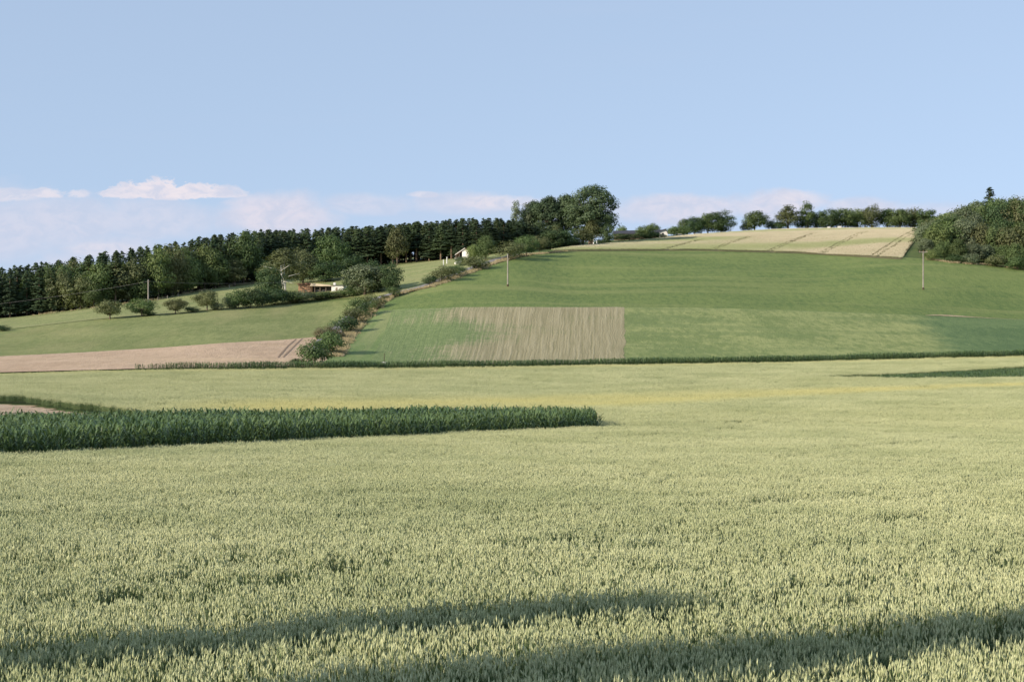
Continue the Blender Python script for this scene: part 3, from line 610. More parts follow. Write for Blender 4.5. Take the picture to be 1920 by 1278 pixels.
# ------------------------------------------------------------------ trees
def quads(P, Nn, size, rg, asp=.65):
    n = len(P); a = np.cross(Nn, rg.normal(size=(n, 3))); a /= np.linalg.norm(a, axis=1)[:, None] + 1e-9; b = np.cross(Nn, a)
    s = (size * rg.uniform(.55, 1.35, n))[:, None] / 2; V = np.stack([P - a*s, P - b*s*asp, P + a*s, P + b*s*asp], 1)
    return V.reshape(-1, 3), np.arange(4 * n).reshape(-1, 4)
def broad_mesh(seed, w_, h, cb=.22, leaf=.36, ncl=60, per=70, top=1.0, lean=0.0, cr=.17, gap=0.0, inner=.25, shape='round'):
    """crown of leaf clusters on an uneven envelope; returns crown arrays and limb targets"""
    rg = np.random.default_rng(seed); ch = h * (1 - cb); cz = h * cb + ch / 2; C = []
    while len(C) < ncl:
        d = rg.normal(size=3); d /= np.linalg.norm(d); r_ = rg.uniform(.62, .86) if rg.random() > inner else rg.uniform(.15, .6)
        q = d * r_; z = q[2]
        if shape == 'full': k = np.interp(z, [-1, -.5, .4, 1], [1.5, 1.15, 1.05, .9])
        elif shape == 'cone': k = np.interp(z, [-1, -.5, .9], [.75, 1.0, .22])
        elif shape == 'egg': k = np.interp(z, [-1, -.4, .3, 1], [.8, 1.05, .95, .6])
        else: k = np.interp(z, [-1, -.5, .4, 1], [.75, 1.0, 1.05, .9])
        C.append((q[0] * w_/2 * k + lean * z, q[1] * w_/2 * k, cz + z * ch/2))
    C = np.array(C); CR = cr * w_ * rg.uniform(.65, 1.3, ncl)
    P = []; Nn = []
    for c, r_ in zip(C, CR):
        m = int(per * (r_ / (cr * w_))**1.6); d = rg.normal(size=(m, 3)); d /= np.linalg.norm(d, axis=1)[:, None]; rad = r_ * rg.uniform(.35, 1.12, m)**.6
        q = d * rad[:, None]; q[:, 2] *= .75; P.append(c + q); out = (c - np.array([0, 0, cz])); out /= np.linalg.norm(out) + .1
        nn = d * .9 + out * .5 + np.array([0, 0, .35]) + rg.normal(size=(m, 3)) * .45; Nn.append(nn)
    P = np.concatenate(P); Nn = np.concatenate(Nn); Nn /= np.linalg.norm(Nn, axis=1)[:, None]; P[:, 2] = np.maximum(P[:, 2], .05)
    V, Fc = quads(P, Nn, leaf, rg); return V, Fc, C
def limbs(seed, w_, h, cb, C, r0, n=7, fork=.0):
    rg = random.Random(seed); t = MB(); top = h * (cb + (1 - cb) * .72); t.tube([(0, 0, -.3), (.02*h*rg.uniform(-1, 1), 0, h*.25), (.04*h*rg.uniform(-1, 1), .02*h*rg.uniform(-1, 1), h*.5), (0, 0, top)], [r0*1.2, r0*.8, r0*.5, r0*.12], 7)
    for c in rg.sample(list(map(tuple, C)), min(n, len(C))):
        z = min(c[2] * .75, h * rg.uniform(max(.12, cb * .8), .5)); t.tube([(0, 0, z), (c[0]*.45, c[1]*.45, z + (c[2]-z)*.55), c], [r0*.42, r0*.25, r0*.08], 5)
    return t
PROTO = {}
def proto(key, name, w_, h, m, bark='bark', r0=None, parts=('trunk', 'crown'), seed=1, nl=7, **kw):
    V, Fc, C = broad_mesh(seed, w_, h, **kw); r0 = r0 or h * .022
    tk = limbs(seed, w_, h, kw.get('cb', .22), C, r0, nl)
    w_ = 2 * np.percentile(np.abs(V[:, 0]), 97); h = np.percentile(V[:, 2], 99.6)
    PROTO[key] = (name, w_, h, mesh_obj(parts[0], tk.v, tk.f, M[bark], link=False), mesh_obj(parts[1], V, Fc, M[m], link=False))
def spruce_proto(key, h, w_, m, seed, cb=.08, n=7200, leaf=.42):
    rg = np.random.default_rng(seed); nb = int(h * 15); P = []; Nn = []
    for k in range(nb):
        t = rg.uniform(0, 1)**1.15; z = h * (cb + (1 - cb) * t); R_ = (w_/2) * (1 - t)**.6 * rg.uniform(.75, 1.12) + .15; a = rg.uniform(0, 6.283); m_ = max(6, int(n / nb * (.35 + 1.3 * (1 - t))))
        u = rg.uniform(.08, 1, m_)**.75; dr = -.28 * R_ * u + .10 * R_ * u**2; sp_ = rg.normal(0, .20, m_) * R_ * (1.15 - u) + rg.normal(0, .08, m_)
        P.append(np.c_[np.cos(a)*R_*u - np.sin(a)*sp_, np.sin(a)*R_*u + np.cos(a)*sp_, z + dr - np.abs(rg.normal(0, .16, m_))])
        Nn.append(np.c_[np.cos(a)*.6 + rg.normal(0, .35, m_), np.sin(a)*.6 + rg.normal(0, .35, m_), .75 + rg.normal(0, .3, m_)])
    P = np.concatenate(P); Nn = np.concatenate(Nn); Nn /= np.linalg.norm(Nn, axis=1)[:, None]
    V, Fc = quads(P, Nn, leaf, rg, .5)
    tip = MB().tube([(0, 0, h*.93), (0, 0, h*1.02)], [.07, .01], 4)
    Fc = Fc.tolist() + [tuple(i + len(V) for i in f_) for f_ in tip.f]; V = V.tolist() + tip.v
    tk = MB().tube([(0, 0, -.4), (0, 0, h*.5), (0, 0, h*.97)], [h*.0135, h*.009, .02], 6)
    PROTO[key] = ('spruce_tree', w_, h, mesh_obj('trunk', tk.v, tk.f, M['sprucebark'], link=False), mesh_obj('crown', V, Fc, M[m], link=False))
def plant(key, x, y, w_, h, label, group=None, cat=None, rz=None, name=None, dz=-.05, lean=0.0):
    nm, pw, ph, tk, cr_ = PROTO[key]; o = empty(name or nm, (x, y, float(G(x, y)) + dz), rz if rz is not None else random.uniform(0, 6.28))
    o.scale = (w_/pw, w_/pw, h/ph); o.rotation_euler[1] = lean
    for c in (tk, cr_):
        q = c.copy(); COL.objects.link(q); q.parent = o
    return tag(o, label, cat or ('bush' if 'bush' in (name or nm) else 'tree'), group)
def plant_px(key, X, Y, wp, hp, label, group=None, D=None, **kw):
    d = D or dist_at(X, Y); return plant(key, WX(X, d), d, wp * d / F, hp * d / F, label, group, **kw)

random.seed(4)
for i in range(4): spruce_proto('sp%d' % i, 15, 5.4, 'spruce' if i % 2 == 0 else 'spruce2', 400 + i, cb=[.10, .30, .36, .12][i])
for i in range(2): spruce_proto('spt%d' % i, 16, 4.6, 'spruce', 410 + i, cb=[.42, .34][i])
big = dict(leaf=.42, ncl=70, per=75)
for i, m in enumerate(['leafmid', 'leaflight', 'leafdark', 'leafgrey', 'leafmid', 'leafolive']):
    proto('br%d' % i, 'broadleaf_tree', 8, 9, m, seed=420 + i, cb=[.0, .03, .0, .0, .03, .0][i], shape=['full', 'egg', 'full', 'full', 'egg', 'full'][i], **big)
for i, m in enumerate(['leafmid', 'leafgrey', 'leafdark', 'leafolive', 'leafbrown', 'leaflight']):
    proto('bu%d' % i, 'bush', 4.4, 3.4, m, seed=440 + i, cb=.02, leaf=.24, ncl=46, per=60, parts=('stem', 'foliage'), r0=.07, cr=.18)
for i in range(3): proto('ap%d' % i, 'fruit_tree', 5.4, 4.2, ['leafolive', 'leafmid', 'leafolive'][i], seed=460 + i, cb=.20, leaf=.24, ncl=46, per=85, r0=.13, cr=.15, nl=9, inner=.1)
for i in range(2): proto('rs%d' % i, 'bush', 5, 3.8, ['leafolive', 'leafmid'][i], seed=470 + i, cb=.10, leaf=.22, ncl=46, per=66, parts=('stem', 'foliage'), r0=.08, cr=.15, nl=9)
proto('pop', 'poplar_tree', 15, 19, 'leafpop', seed=481, cb=.03, leaf=.5, ncl=170, per=100, cr=.105, inner=.3, shape='round', r0=.5, nl=14)
proto('pop2', 'poplar_tree', 13, 16, 'leafpop', seed=482, cb=.03, leaf=.5, ncl=140, per=95, cr=.11, inner=.3, shape='egg', r0=.4, nl=12)
proto('slim', 'poplar_tree', 4.6, 14, 'leafgrey', seed=483, cb=.25, leaf=.4, ncl=40, per=50, cr=.24, shape='egg', r0=.18, nl=8)
proto('birch', 'birch_tree', 7.4, 13, 'leafolive', 'birchbark', seed=484, cb=.22, leaf=.3, ncl=90, per=70, cr=.15, inner=.1, shape='cone', r0=.22, nl=8)
proto('dome', 'clipped_hedge', 8, 3, 'leafmid', seed=485, cb=.0, leaf=.3, ncl=90, per=60, cr=.11, inner=.4, parts=('stem', 'foliage'), r0=.06)
proto('tallthin', 'broadleaf_tree', 4, 10, 'leafmid', seed=486, cb=.03, leaf=.36, ncl=60, per=55, cr=.24, shape='egg')
proto('pyr', 'broadleaf_tree', 6, 9, 'leafolive', seed=487, cb=.06, leaf=.34, ncl=70, per=60, cr=.16, shape='cone')

# the forest on the left: front row, then rows behind that show as tips
ORD = ['first', 'second', 'third', 'fourth', 'fifth', 'sixth', 'seventh', 'eighth', 'ninth', 'tenth', 'eleventh', 'twelfth', 'thirteenth', 'fourteenth', 'fifteenth', 'sixteenth', 'seventeenth', 'eighteenth', 'nineteenth', 'twentieth']
TONE = {'br0': 'mid green', 'br1': 'bright green', 'br2': 'dark green', 'br3': 'grey green', 'br4': 'fresh green', 'br5': 'olive'}
ZONES = [(0, 'beyond the left picture edge'), (200, 'left of leftmost fruit tree'), (290, 'above left fruit trees'), (400, 'above right fruit trees'), (500, 'left of the birch'), (580, 'above the birch'), (660, 'above the timber house'), (760, 'above round dark tree'), (850, 'left of the white hut'), (930, 'above the white hut'), (1100, 'below the poplars')]
from collections import Counter
CNT = Counter()
EX = [-260, 0, 100, 200, 300, 400, 500, 600, 700, 750, 850, 950, 1000, 1060]
EY = [612, 597, 586, 573, 560, 540, 524, 511, 499, 494, 485, 473, 467, 461]
SX = [-260, 0, 100, 200, 300, 400, 500, 600, 700, 800, 900, 960, 1010, 1060]
SY = [532, 502, 489, 472, 457, 441, 430, 428, 423, 414, 408, 410, 424, 438]
nsp = 0
for row in range(6):
    X = -110.0 + random.uniform(0, 20)
    while X < 1062:
        d = dist_at(X, np.interp(X, EX, EY)) + 1.5 + row * 4.6 + random.uniform(-1.4, 1.4)
        sky_r = np.interp(X, SX, SY); g = HZ - float(G(WX(X, d), d)) / d * F
        frac = random.uniform(.84, .99) if row < 2 else random.uniform(.955, 1.03)
        h = (g - sky_r) * frac * d / F; h = max(5.5, h)
        mixed = X < 470 and row < 4 and random.random() < (.50 if row == 0 else .30)
        px = 3.5 / d * F * random.uniform(.85, 1.25) * (1.15 if row > 3 else 1)
        if mixed:
            kk_ = 'br%d' % random.choice([0, 1, 4, 0, 5]); zn = next(z for lim, z in ZONES if X <= lim); CNT[(zn, 'b', row)] += 1
            plant(kk_, WX(X, d), d, random.uniform(6, 8.5), h * random.uniform(.72, .98), '%s leafy tree, forest row %s, %s, %s of these' % (TONE[kk_], ['one', 'two', 'three', 'four'][row], zn, ORD[CNT[(zn, 'b', row)] - 1]), 'broadleaf trees in the left forest', name='broadleaf_tree')
            px *= 1.25
        else:
            if nsp >= 300: break
            key = ('sp%d' % random.choice([0, 3, 0, 3, 1])) if X < 470 else (random.choice(['sp1', 'sp2', 'spt0', 'spt1', 'sp0', 'sp3']) if row == 0 else random.choice(['sp0', 'sp3', 'sp1']))
            grp = 'spruces in the left half of the forest' if X < 470 else 'spruces in the right half of the forest'
            zn = next(z for lim, z in ZONES if X <= lim); CNT[(zn, 's', row)] += 1
            if row < 2: lab = '%s spruce from left, %s, %s' % (ORD[CNT[(zn, 's', row)] - 1], ['front row', 'second row'][row], zn)
            else: lab = 'dark spruce tip over the front rows, ' + zn; grp = 'spruce tips over the forest ' + zn
            plant(key, WX(X, d), d, random.uniform(5.6, 7.4) * (1.15 if row > 1 else 1), h, lab, grp); nsp += 1
        X += px
print('spruces', nsp)
# lighter broadleaf trees standing in front of the spruces
for i, (k, X, Y, wp, hp, lab) in enumerate([
    ('br1', 208, 571, 52, 58, 'bright green round tree at the forest edge above the leftmost fruit tree'),
    ('br4', 176, 577, 34, 42, 'small bright tree at the forest edge left of the round bright one'),
    ('br1', 300, 556, 60, 62, 'broad bright green tree at the forest edge behind the utility pole on the meadow'),
    ('br4', 262, 565, 44, 50, 'mid green forest edge tree just left of the broad bright one'),
    ('br0', 350, 549, 56, 66, 'mid green tree at the forest edge above the third fruit tree'),
    ('br4', 404, 540, 48, 70, 'tall leafy tree at the forest edge above the fourth fruit tree'),
    ('br4', 457, 532, 60, 98, 'tall pale green tree rising against the spruces left of the birch'),
    ('pyr', 440, 536, 40, 50, 'low olive tree at the forest edge left of the birch'),
    ('br0', 622, 512, 60, 72, 'tall pale green broadleaf tree against the spruces above the timber house'),
    ('br5', 568, 530, 52, 64, 'olive tree right behind the birch by the timber house'),
    ('pyr', 745, 496, 36, 74, 'narrow light green tree on the forest edge right of the round dark tree'),
    ('br2', 500, 530, 40, 40, 'dark low tree between the forest edge and the birch'),
    ('br2', 655, 520, 56, 44, 'dark bushy tree behind the white end of the timber house'),
    ('br2', 610, 528, 60, 40, 'dark low tree behind the roof of the timber house'),
    ('bu5', 495, 527, 18, 26, 'small light bush under the spruces left of the birch'),
    ('br0', 855, 478, 22, 24, 'small bright tree behind the porch of the white hut')]):
    plant_px(k, X, Y, wp, hp, lab)
plant_px('birch', 533, 549, 80, 84, 'birch with bright white trunk and bare white limbs beside the timber house', rz=.4)
# its bare white limbs
bx_ = [o for o in COL.objects if o.name.startswith('birch_tree')][0]
lm = MB()
for p in ([(0, 0, 3.6), (1.1, .1, 4.5), (2.3, .2, 5.2)], [(0, 0, 6.0), (-1.0, 0, 6.6), (-2.1, -.1, 7.1)], [(0, 0, 6.2), (.6, 0, 6.8), (1.1, 0, 7.4)], [(0, 0, 3.2), (.9, 0, 2.9), (1.7, 0, 2.4)]): lm.tube([(a, b - 1.6 * min(1, abs(a)) - 2.0, c) for a, b, c in p], [.07, .05, .02], 5)
lm.tube([(0, -.6, 0), (.12, -2.0, 1.6), (.05, -2.6, 4), (-.1, -2.4, 7.4)], [.15, .14, .10, .04], 7)
lm.build('limb', M['birchbark'], bx_); bx_.rotation_euler[2] = 0

# fruit trees on the bank across the left meadow
for k, X, Y, wp, hp, lab in [('ap0', 206, 598, 50, 36, 'leftmost fruit tree on the meadow bank, its trunk standing clear'), ('ap1', 266, 593, 54, 34, 'low spreading fruit tree at the foot of the utility pole on the left meadow'),
    ('ap2', 329, 588, 42, 29, 'third fruit tree from the left on the meadow bank'), ('ap0', 388, 582, 46, 38, 'fourth fruit tree from the left on the meadow bank, rounder and darker')]: plant_px(k, X, Y, wp, hp, lab)
for X, wp, hp, k, lab in [(278, 30, 10, 'bu2', 'low scrub on the bank right of the pole'), (360, 30, 11, 'bu2', 'low scrub between the third and fourth fruit tree'), (408, 26, 14, 'bu1', 'grey green scrub right of the fourth fruit tree'), (4, 34, 12, 'bu2', 'dark low bush on the bank at the left edge of the picture')]:
    plant_px(k, X, np.interp(X, [0, 200, 300, 430], [621, 597, 590, 579]), wp, hp, lab)
# hedge that runs along below the timber house
hs = [(430, 578, 30, 20, 'bu1'), (447, 578, 36, 32, 'bu0'), (470, 577, 40, 34, 'bu2'), (492, 574, 36, 28, 'bu2'), (516, 571, 46, 28, 'bu2'), (545, 568, 44, 20, 'bu0'), (568, 566, 38, 26, 'bu1'), (590, 562, 34, 18, 'bu3'), (611, 560, 36, 17, 'bu0'), (633, 558, 30, 13, 'bu3'), (655, 556, 36, 22, 'bu0'), (508, 560, 44, 52, 'br2')]
where = ['at its left tip, grey green', 'second from its left tip, taller', 'third from its left tip', 'dark, left of the birch trunk', 'broad and dark, just left of the birch trunk', 'under the birch trunk', 'right of the birch, grey green', 'before the orange timber wall', 'before the dark opening of the house', 'low, before the white wall', 'at its right end below the broad pale tree', 'tall and dark, behind the others']
for (X, Y, wp, hp, k), t in zip(hs, where): plant_px(k, X, Y, wp * 1.2, hp * (.85 if X > 565 else 1.15), 'hedge bush below the timber house, ' + t)
plant_px('br3', 684, 552, 82, 56, 'broad grey green tree right of the timber house', name='broadleaf_tree')
plant_px('br2', 700, 548, 50, 60, 'dark tree behind the broad grey green one right of the house')
plant_px('br2', 734, 545, 42, 54, 'round dark tree standing by the bend of the road')
plant_px('bu2', 664, 548, 40, 34, 'dark bush between the white wall and the broad grey green tree')
# bushes between road and field edge
for k, X, Y, wp, hp, lab in [
    ('bu0', 590, 684, 58, 46, 'largest dark bush at the foot of the roadside row, above the maize strip'),
    ('bu2', 560, 684, 32, 13, 'low dark bush creeping left from the foot of the roadside row'),
    ('bu0', 619, 664, 54, 44, 'tall dense dark bush second from the foot of the roadside row'),
    ('bu4', 608, 634, 34, 20, 'brownish thin bush beside the corner of the stubble field'),
    ('bu4', 630, 636, 26, 18, 'grey brown twiggy bush in the lower roadside row'),
    ('bu2', 648, 624, 38, 28, 'rounded dark bush in the middle of the lower roadside row'),
    ('rs0', 668, 608, 36, 27, 'pale twiggy bush under the dark crowned one in the roadside row'),
    ('rs1', 676, 596, 40, 34, 'dark crowned bush where the road shows through the roadside row'),
    ('rs0', 701, 580, 36, 24, 'bush near the top of the lower roadside row below the road bend'),
    ('rs1', 739, 556, 22, 17, 'small round bush alone on the verge at the road bend'),
    ('rs0', 722, 562, 14, 8, 'tiny bush just left of the small round one at the road bend'),
    ('bu2', 806, 533, 24, 15, 'lowest bush of the clump on the middle of the road verge'),
    ('rs0', 828, 528, 38, 26, 'largest bush of the clump on the middle of the road verge'),
    ('rs1', 852, 519, 34, 20, 'upper right bush of the clump on the middle of the road verge'),
    ('bu3', 893, 506, 40, 22, 'wide low bush on the verge below the white hut'),
    ('bu1', 864, 498, 16, 10, 'little light bush by the white stones below the hut'),
    ('bu2', 866, 491, 20, 9, 'dark flat bush right in front of the hut porch'),
    ('rs0', 954, 487, 46, 30, 'leafy round bush by the road behind the middle utility pole'),
    ('ap1', 987, 481, 34, 34, 'small tree with thin stems right of the bush behind the middle pole'),
    ('ap2', 1011, 475, 28, 27, 'last small tree up the road before the golden field'),
    ('br1', 889, 488, 22, 25, 'small green tree against the white wall of the hut'),
    ('br4', 911, 487, 28, 38, 'taller oval green tree right of the white hut')]: plant_px(k, X, Y, wp * (1.3 if Y < 650 else 1.05), hp * (1.2 if Y < 650 else 1.05), lab)
# great trees on the skyline
plant('pop', WX(1107, 535), 535, 88 * 535 / F, 110 * 535 / F, 'huge broad poplar, tallest tree on the skyline', rz=.5)
plant('pop2', WX(1062, 543), 543, 62 * 543 / F, 92 * 543 / F, 'tall poplar tucked behind the left side of the huge one', rz=1.2)
plant('pop2', WX(1028, 541), 541, 62 * 541 / F, 91 * 541 / F, 'wide poplar left of the huge one on the skyline', rz=2.5)
plant('pop2', WX(1000, 546), 546, 44 * 546 / F, 84 * 546 / F, 'lower poplar at the left end of the dense poplar clump', rz=4)
plant('slim', WX(967, 543), 543, 24 * 543 / F, 88 * 543 / F, 'slim airy poplar standing alone above the spruces', rz=1)
plant('slim', WX(988, 544), 544, 22 * 544 / F, 82 * 544 / F, 'narrow poplar between the slim airy one and the clump', rz=2)
for k, X, Y, wp, hp, lab in [('pyr', 1111, 459, 30, 50, 'pointed olive tree in front of the huge poplar'), ('pyr', 1093, 462, 40, 34, 'rounded olive bush-like tree left of the pointed one under the huge poplar'),
    ('bu1', 1078, 462, 18, 12, 'low grey bush at the left corner of the golden field'), ('bu2', 1127, 459, 22, 12, 'low dark bush right under the huge poplar'),
    ('pyr', 1044, 464, 30, 42, 'small pointed tree before the wide poplar'),
    ('br2', 1063, 464, 44, 34, 'dark low tree in the shade left of the huge poplar'), ('br2', 1035, 466, 44, 36, 'dark low tree below the wide poplar'), ('br2', 1138, 459, 24, 40, 'dark lower growth at the right foot of the huge poplar')]: plant_px(k, X, Y, wp, hp, lab)
# around the barn
for k, X, D_, wp, hp, lab in [('bu0', 1160, 560, 30, 24, 'leftmost bush before the long barn'), ('bu5', 1180, 560, 28, 20, 'light bush second from the left before the long barn'), ('bu2', 1203, 561, 34, 26, 'dark bush before the middle of the barn'),
    ('br0', 1212, 562, 36, 32, 'tallest bush before the barn roof'), ('bu2', 1226, 563, 30, 25, 'dark bush left of the white barn end'), ('bu1', 1241, 564, 24, 14, 'low grey bush below the white barn end'),
    ('br1', 1167, 596, 22, 30, 'small tree crown showing over the left of the barn roof'), ('br1', 1224, 596, 26, 31, 'flat tree crown showing over the middle of the barn roof')]:
    d = D_; plant(k, WX(X, d), d, wp * d / F, hp * (.62 if hp < 30 else .85) * d / F, lab)
d = 596; plant('dome', WX(1273, d), d, 44 * d / F, 18 * d / F, 'smooth green clipped hedge right of the barn', cat='hedge', rz=0)
# skyline trees behind the golden field: column, foot row, width, height
for k, X, wp, hp, lab in [
    ('ap1', 1283, 20, 29, 'thin open tree at the left of the first skyline group'), ('br2', 1303, 38, 31, 'dark tree second in the first skyline group'), ('br0', 1327, 44, 36, 'rounded tree in the middle of the first skyline group'),
    ('br2', 1352, 46, 40, 'tallest and rightmost dark tree of the first skyline group'), ('bu2', 1398, 18, 18, 'low bush at the left foot of the lone round skyline tree'), ('br4', 1415, 42, 37, 'lone round tree on the skyline with sky on both sides'),
    ('bu0', 1447, 20, 20, 'low bush left of the pointed skyline tree'), ('pyr', 1478, 36, 46, 'pointed bright tree on the skyline'), ('bu2', 1463, 24, 18, 'low dark bush between the pointed tree and its left neighbour'),
    ('tallthin', 1514, 24, 52, 'tallest narrow tree on the skyline behind the golden field'), ('br0', 1532, 34, 34, 'rounded tree touching the narrow skyline tree'), ('br2', 1554, 38, 38, 'dark rounded tree right of the narrow skyline tree'), ('bu0', 1504, 26, 24, 'low growth at the foot of the narrow skyline tree'),
    ('br0', 1585, 42, 39, 'left tree of the group behind the white boxes'), ('br1', 1608, 40, 38, 'middle tree of the group behind the white boxes'), ('br5', 1634, 30, 45, 'taller pointed tree at the right end of the group behind the white boxes'),
    ('br4', 1664, 38, 38, 'first tree left in the row that runs to the wood'), ('br0', 1688, 38, 37, 'second tree in the row that runs to the wood'), ('br5', 1712, 40, 39, 'third tree in the row that runs to the wood'), ('br0', 1736, 36, 36, 'last tree in the row before the wood')]:
    d = 622 + (X % 7); g = HZ - float(G(WX(X, d), d)) / d * F; plant(k, WX(X, d), d, wp * 1.14 * d / F, (hp * 1.03 + max(0, g - np.interp(X, [1283, 1350, 1500, 1740], [445, 438, 432, 431]))) * d / F, lab)

# the wood on the right: trees up the slope
wood_top_X = [1725, 1745, 1790, 1830, 1880, 1920, 2100]; wood_top_Y = [460, 416, 394, 379, 375, 370, 368]
rnd = random.Random(8); nw = 0
for row, (dd, n_) in enumerate([(0, 13), (10, 12), (22, 12), (36, 12), (52, 12), (70, 12), (90, 12)]):
    for i in range(n_):
        X = 1738 + i * 29 + (row % 2) * 14 + rnd.uniform(-6, 6) + (0 if row < 4 else 8)
        base = np.interp(X, [1730, 1780, 1850, 1920, 2100], [484, 489, 495, 502, 512]); d = dist_at(X, base) + 2 + dd + rnd.uniform(-3, 3)
        g = HZ - float(G(WX(X, d), d)) / d * F; topY = np.interp(X, wood_top_X, wood_top_Y); hp_max = (g - topY)
        hp = min(hp_max * rnd.uniform(.92, 1.04), rnd.uniform(58, 76) if row < 3 else 105) if row else rnd.uniform(26, 46); wp = rnd.uniform(46, 62) if row else rnd.uniform(30, 42)
        if X < 1762 and row == 0: wp, hp = 30, 34
        if hp < 12: continue
        k = rnd.choice(['br0', 'br3', 'br5', 'br4', 'br2', 'br3', 'br1', 'br0']); 
        plant(k, WX(X, d), d, wp * d / F, hp * d / F, '%s tree of the right wood, %s row uphill, %s from left' % (TONE[k], ORD[row], ORD[i]), 'trees of the wood on the right', rz=rnd.uniform(0, 6.28)); nw += 1
print('wood', nw)
d = 552; X = 1856; g = HZ - float(G(WX(X, d), d)) / d * F
plant('sp0', WX(X, d), d, 62 * d / F, (g - 350) * d / F, 'lone dark spruce whose pointed tip rises above the wood on the right')
plant_px('bu5', 1841, 482, 34, 36, 'bright yellow green bush in front of the wood on the right', D=470)
plant_px('bu5', 1884, 480, 20, 34, 'pale spiky bush low in the wood near the right edge', D=474)
for X, Y, wp, hp, k, lab in [(1748, 488, 30, 22, 'bu5', 'bright low bush at the left foot of the wood by the right pole'), (1790, 492, 34, 16, 'bu2', 'low dark bush at the foot of the wood right of the pole'), (1820, 495, 34, 20, 'bu1', 'grey green bush mid way along the foot of the wood'),
    (1868, 500, 42, 22, 'bu3', 'olive bush along the foot of the wood near the right edge'), (1908, 506, 40, 26, 'bu0', 'bush at the foot of the wood on the right picture edge')]: plant_px(k, X, Y, wp, hp, lab)

# ------------------------------------------------------------------ utility poles and wire
M['pole'] = plain('weathered_pole', (.31, .28, .24), .8, .15, 1.0); M['metal'] = plain('grey_metal', (.3, .3, .3), .5)
M['white'] = plain('white_paint', (.80, .79, .76), .6, .04, 1.0); M['wire'] = plain('wire_metal', (.22, .22, .22), .5, .05)
M['porcelain'] = plain('insulator_brown', (.25, .14, .08), .3, .05)
def pole(X, Y, topY, label, arm=False):
    d = dist_at(X, Y); h = (Y - topY) * d / F; x = WX(X, d); o = empty('utility_pole', (x, d, float(G(x, d))))
    tag(o, label, 'utility pole'); MB().tube([(0, 0, -.5), (0, 0, h * .5), (-.0, 0, h)], [.17, .155, .13], 10).build('shaft', M['pole'], o)
    if arm:
        a = MB().box(-1.0, 1.0, -.17, -.05, h - .28, h - .12); ar = a.build('crossarm', M['pole'], o)
        for sx in (-.85, 0, .85): MB().tube([(sx, -.11, h - .12), (sx, -.11, h + .08), (sx, -.11, h + .2)], [.05, .09, .05], 8).build('insulator', M['porcelain'], o)
    else:
        MB().tube([(0, 0, h), (0, 0, h + .12)], [.16, .05], 10).build('cap', M['metal'], o)
        MB().tube([(.16, 0, h - .5), (.34, 0, h - .4), (.34, 0, h - .2)], [.02, .02, .05], 6).build('insulator', M['porcelain'], o)
    MB().tube([(0, 0, -.2), (0, 0, .55)], [.27, .24], 10).build('footing', M['rut'], o)
    return Vector((x, d, float(G(x, d)) + h))
pt = pole(278, 589, 525, 'wooden utility pole on the left meadow, above the fruit trees')
pole(952, 537, 477, 'pale utility pole without crossarm in the middle of the hill')
pole(1731, 543, 471, 'utility pole with short crossarm below the wood on the right', True)
def span(name, a, b, sag, label):
    pts = [a.lerp(b, t) - Vector((0, 0, sag * 4 * t * (1 - t))) for t in np.linspace(0, 1, 24)]
    t = MB(); t.tube(pts, [.017] * len(pts), 5); tag(t.build(name, M['wire']), label, 'wire')
dl = 410; a0 = Vector((WX(-90, dl), dl, (HZ - 579) / F * dl)); span('overhead_wire', a0, pt - Vector((0, 0, .3)), .5, 'thin overhead wire running from the left edge to the pole on the meadow')
dr = 430; b0 = Vector((WX(770, dr), dr, (HZ - 505) / F * dr)); span('overhead_wire', pt - Vector((0, 0, .3)), b0, 1.7, 'thin overhead wire running right from the meadow pole past the birch and timber house')

# ------------------------------------------------------------------ small posts
def post(X, Y, hp, r_, m, label, name='post', cat='post', cap=None, D=None):
    d = D or dist_at(X, Y); h = hp * d / F; x = WX(X, d); o = empty(name, (x, d, float(G(x, d)))); tag(o, label, cat)
    MB().tube([(0, 0, -.3), (0, 0, h * .5), (0, 0, h)], [r_, r_, r_ * .95], 8).build('shaft', M[m], o)
    if cap: MB().box(-.35, .35, -.35, .35, 0, .35).build('footing', M[cap], o)
    else: MB().tube([(0, 0, h - .02), (0, 0, h + .06)], [r_ * 1.08, r_ * .5], 8).build('cap', M[m], o)
post(831.5, 498, 11, .11, 'white', 'left of the two white posts on the meadow left of the white hut', 'white_post')
post(838, 494, 12, .13, 'white', 'right of the two white posts on the meadow left of the white hut', 'white_post')
post(720.5, 682, 20, .05, 'rut', 'dark thin marker post with pale foot at the edge of the maize strip', 'marker_post', cap='white')
post(1113, 460, 12, .16, 'white', 'left white post under the pointed olive tree on the skyline', 'white_post')
post(1119, 460, 9, .10, 'white', 'right thinner white post under the pointed olive tree on the skyline', 'white_post')
post(1738, 431, 40, .05, 'metal', 'thin grey mast above the trees next to the wood', 'antenna_mast', 'mast', D=632)
for X, Y, lb in [(296, 563, 'first from the left, under the broad bright tree'), (314, 560, 'second from the left'), (334, 556, 'third from the left'), (430, 540, 'in the middle of the pale bank'), (486, 530, 'next to the last, left of the birch'), (500, 528, 'last on the right, left of the birch')]:
    post(X, Y, 6, .07, 'pole', 'short fence post below the forest edge, ' + lb, 'fence_post', 'fence post')

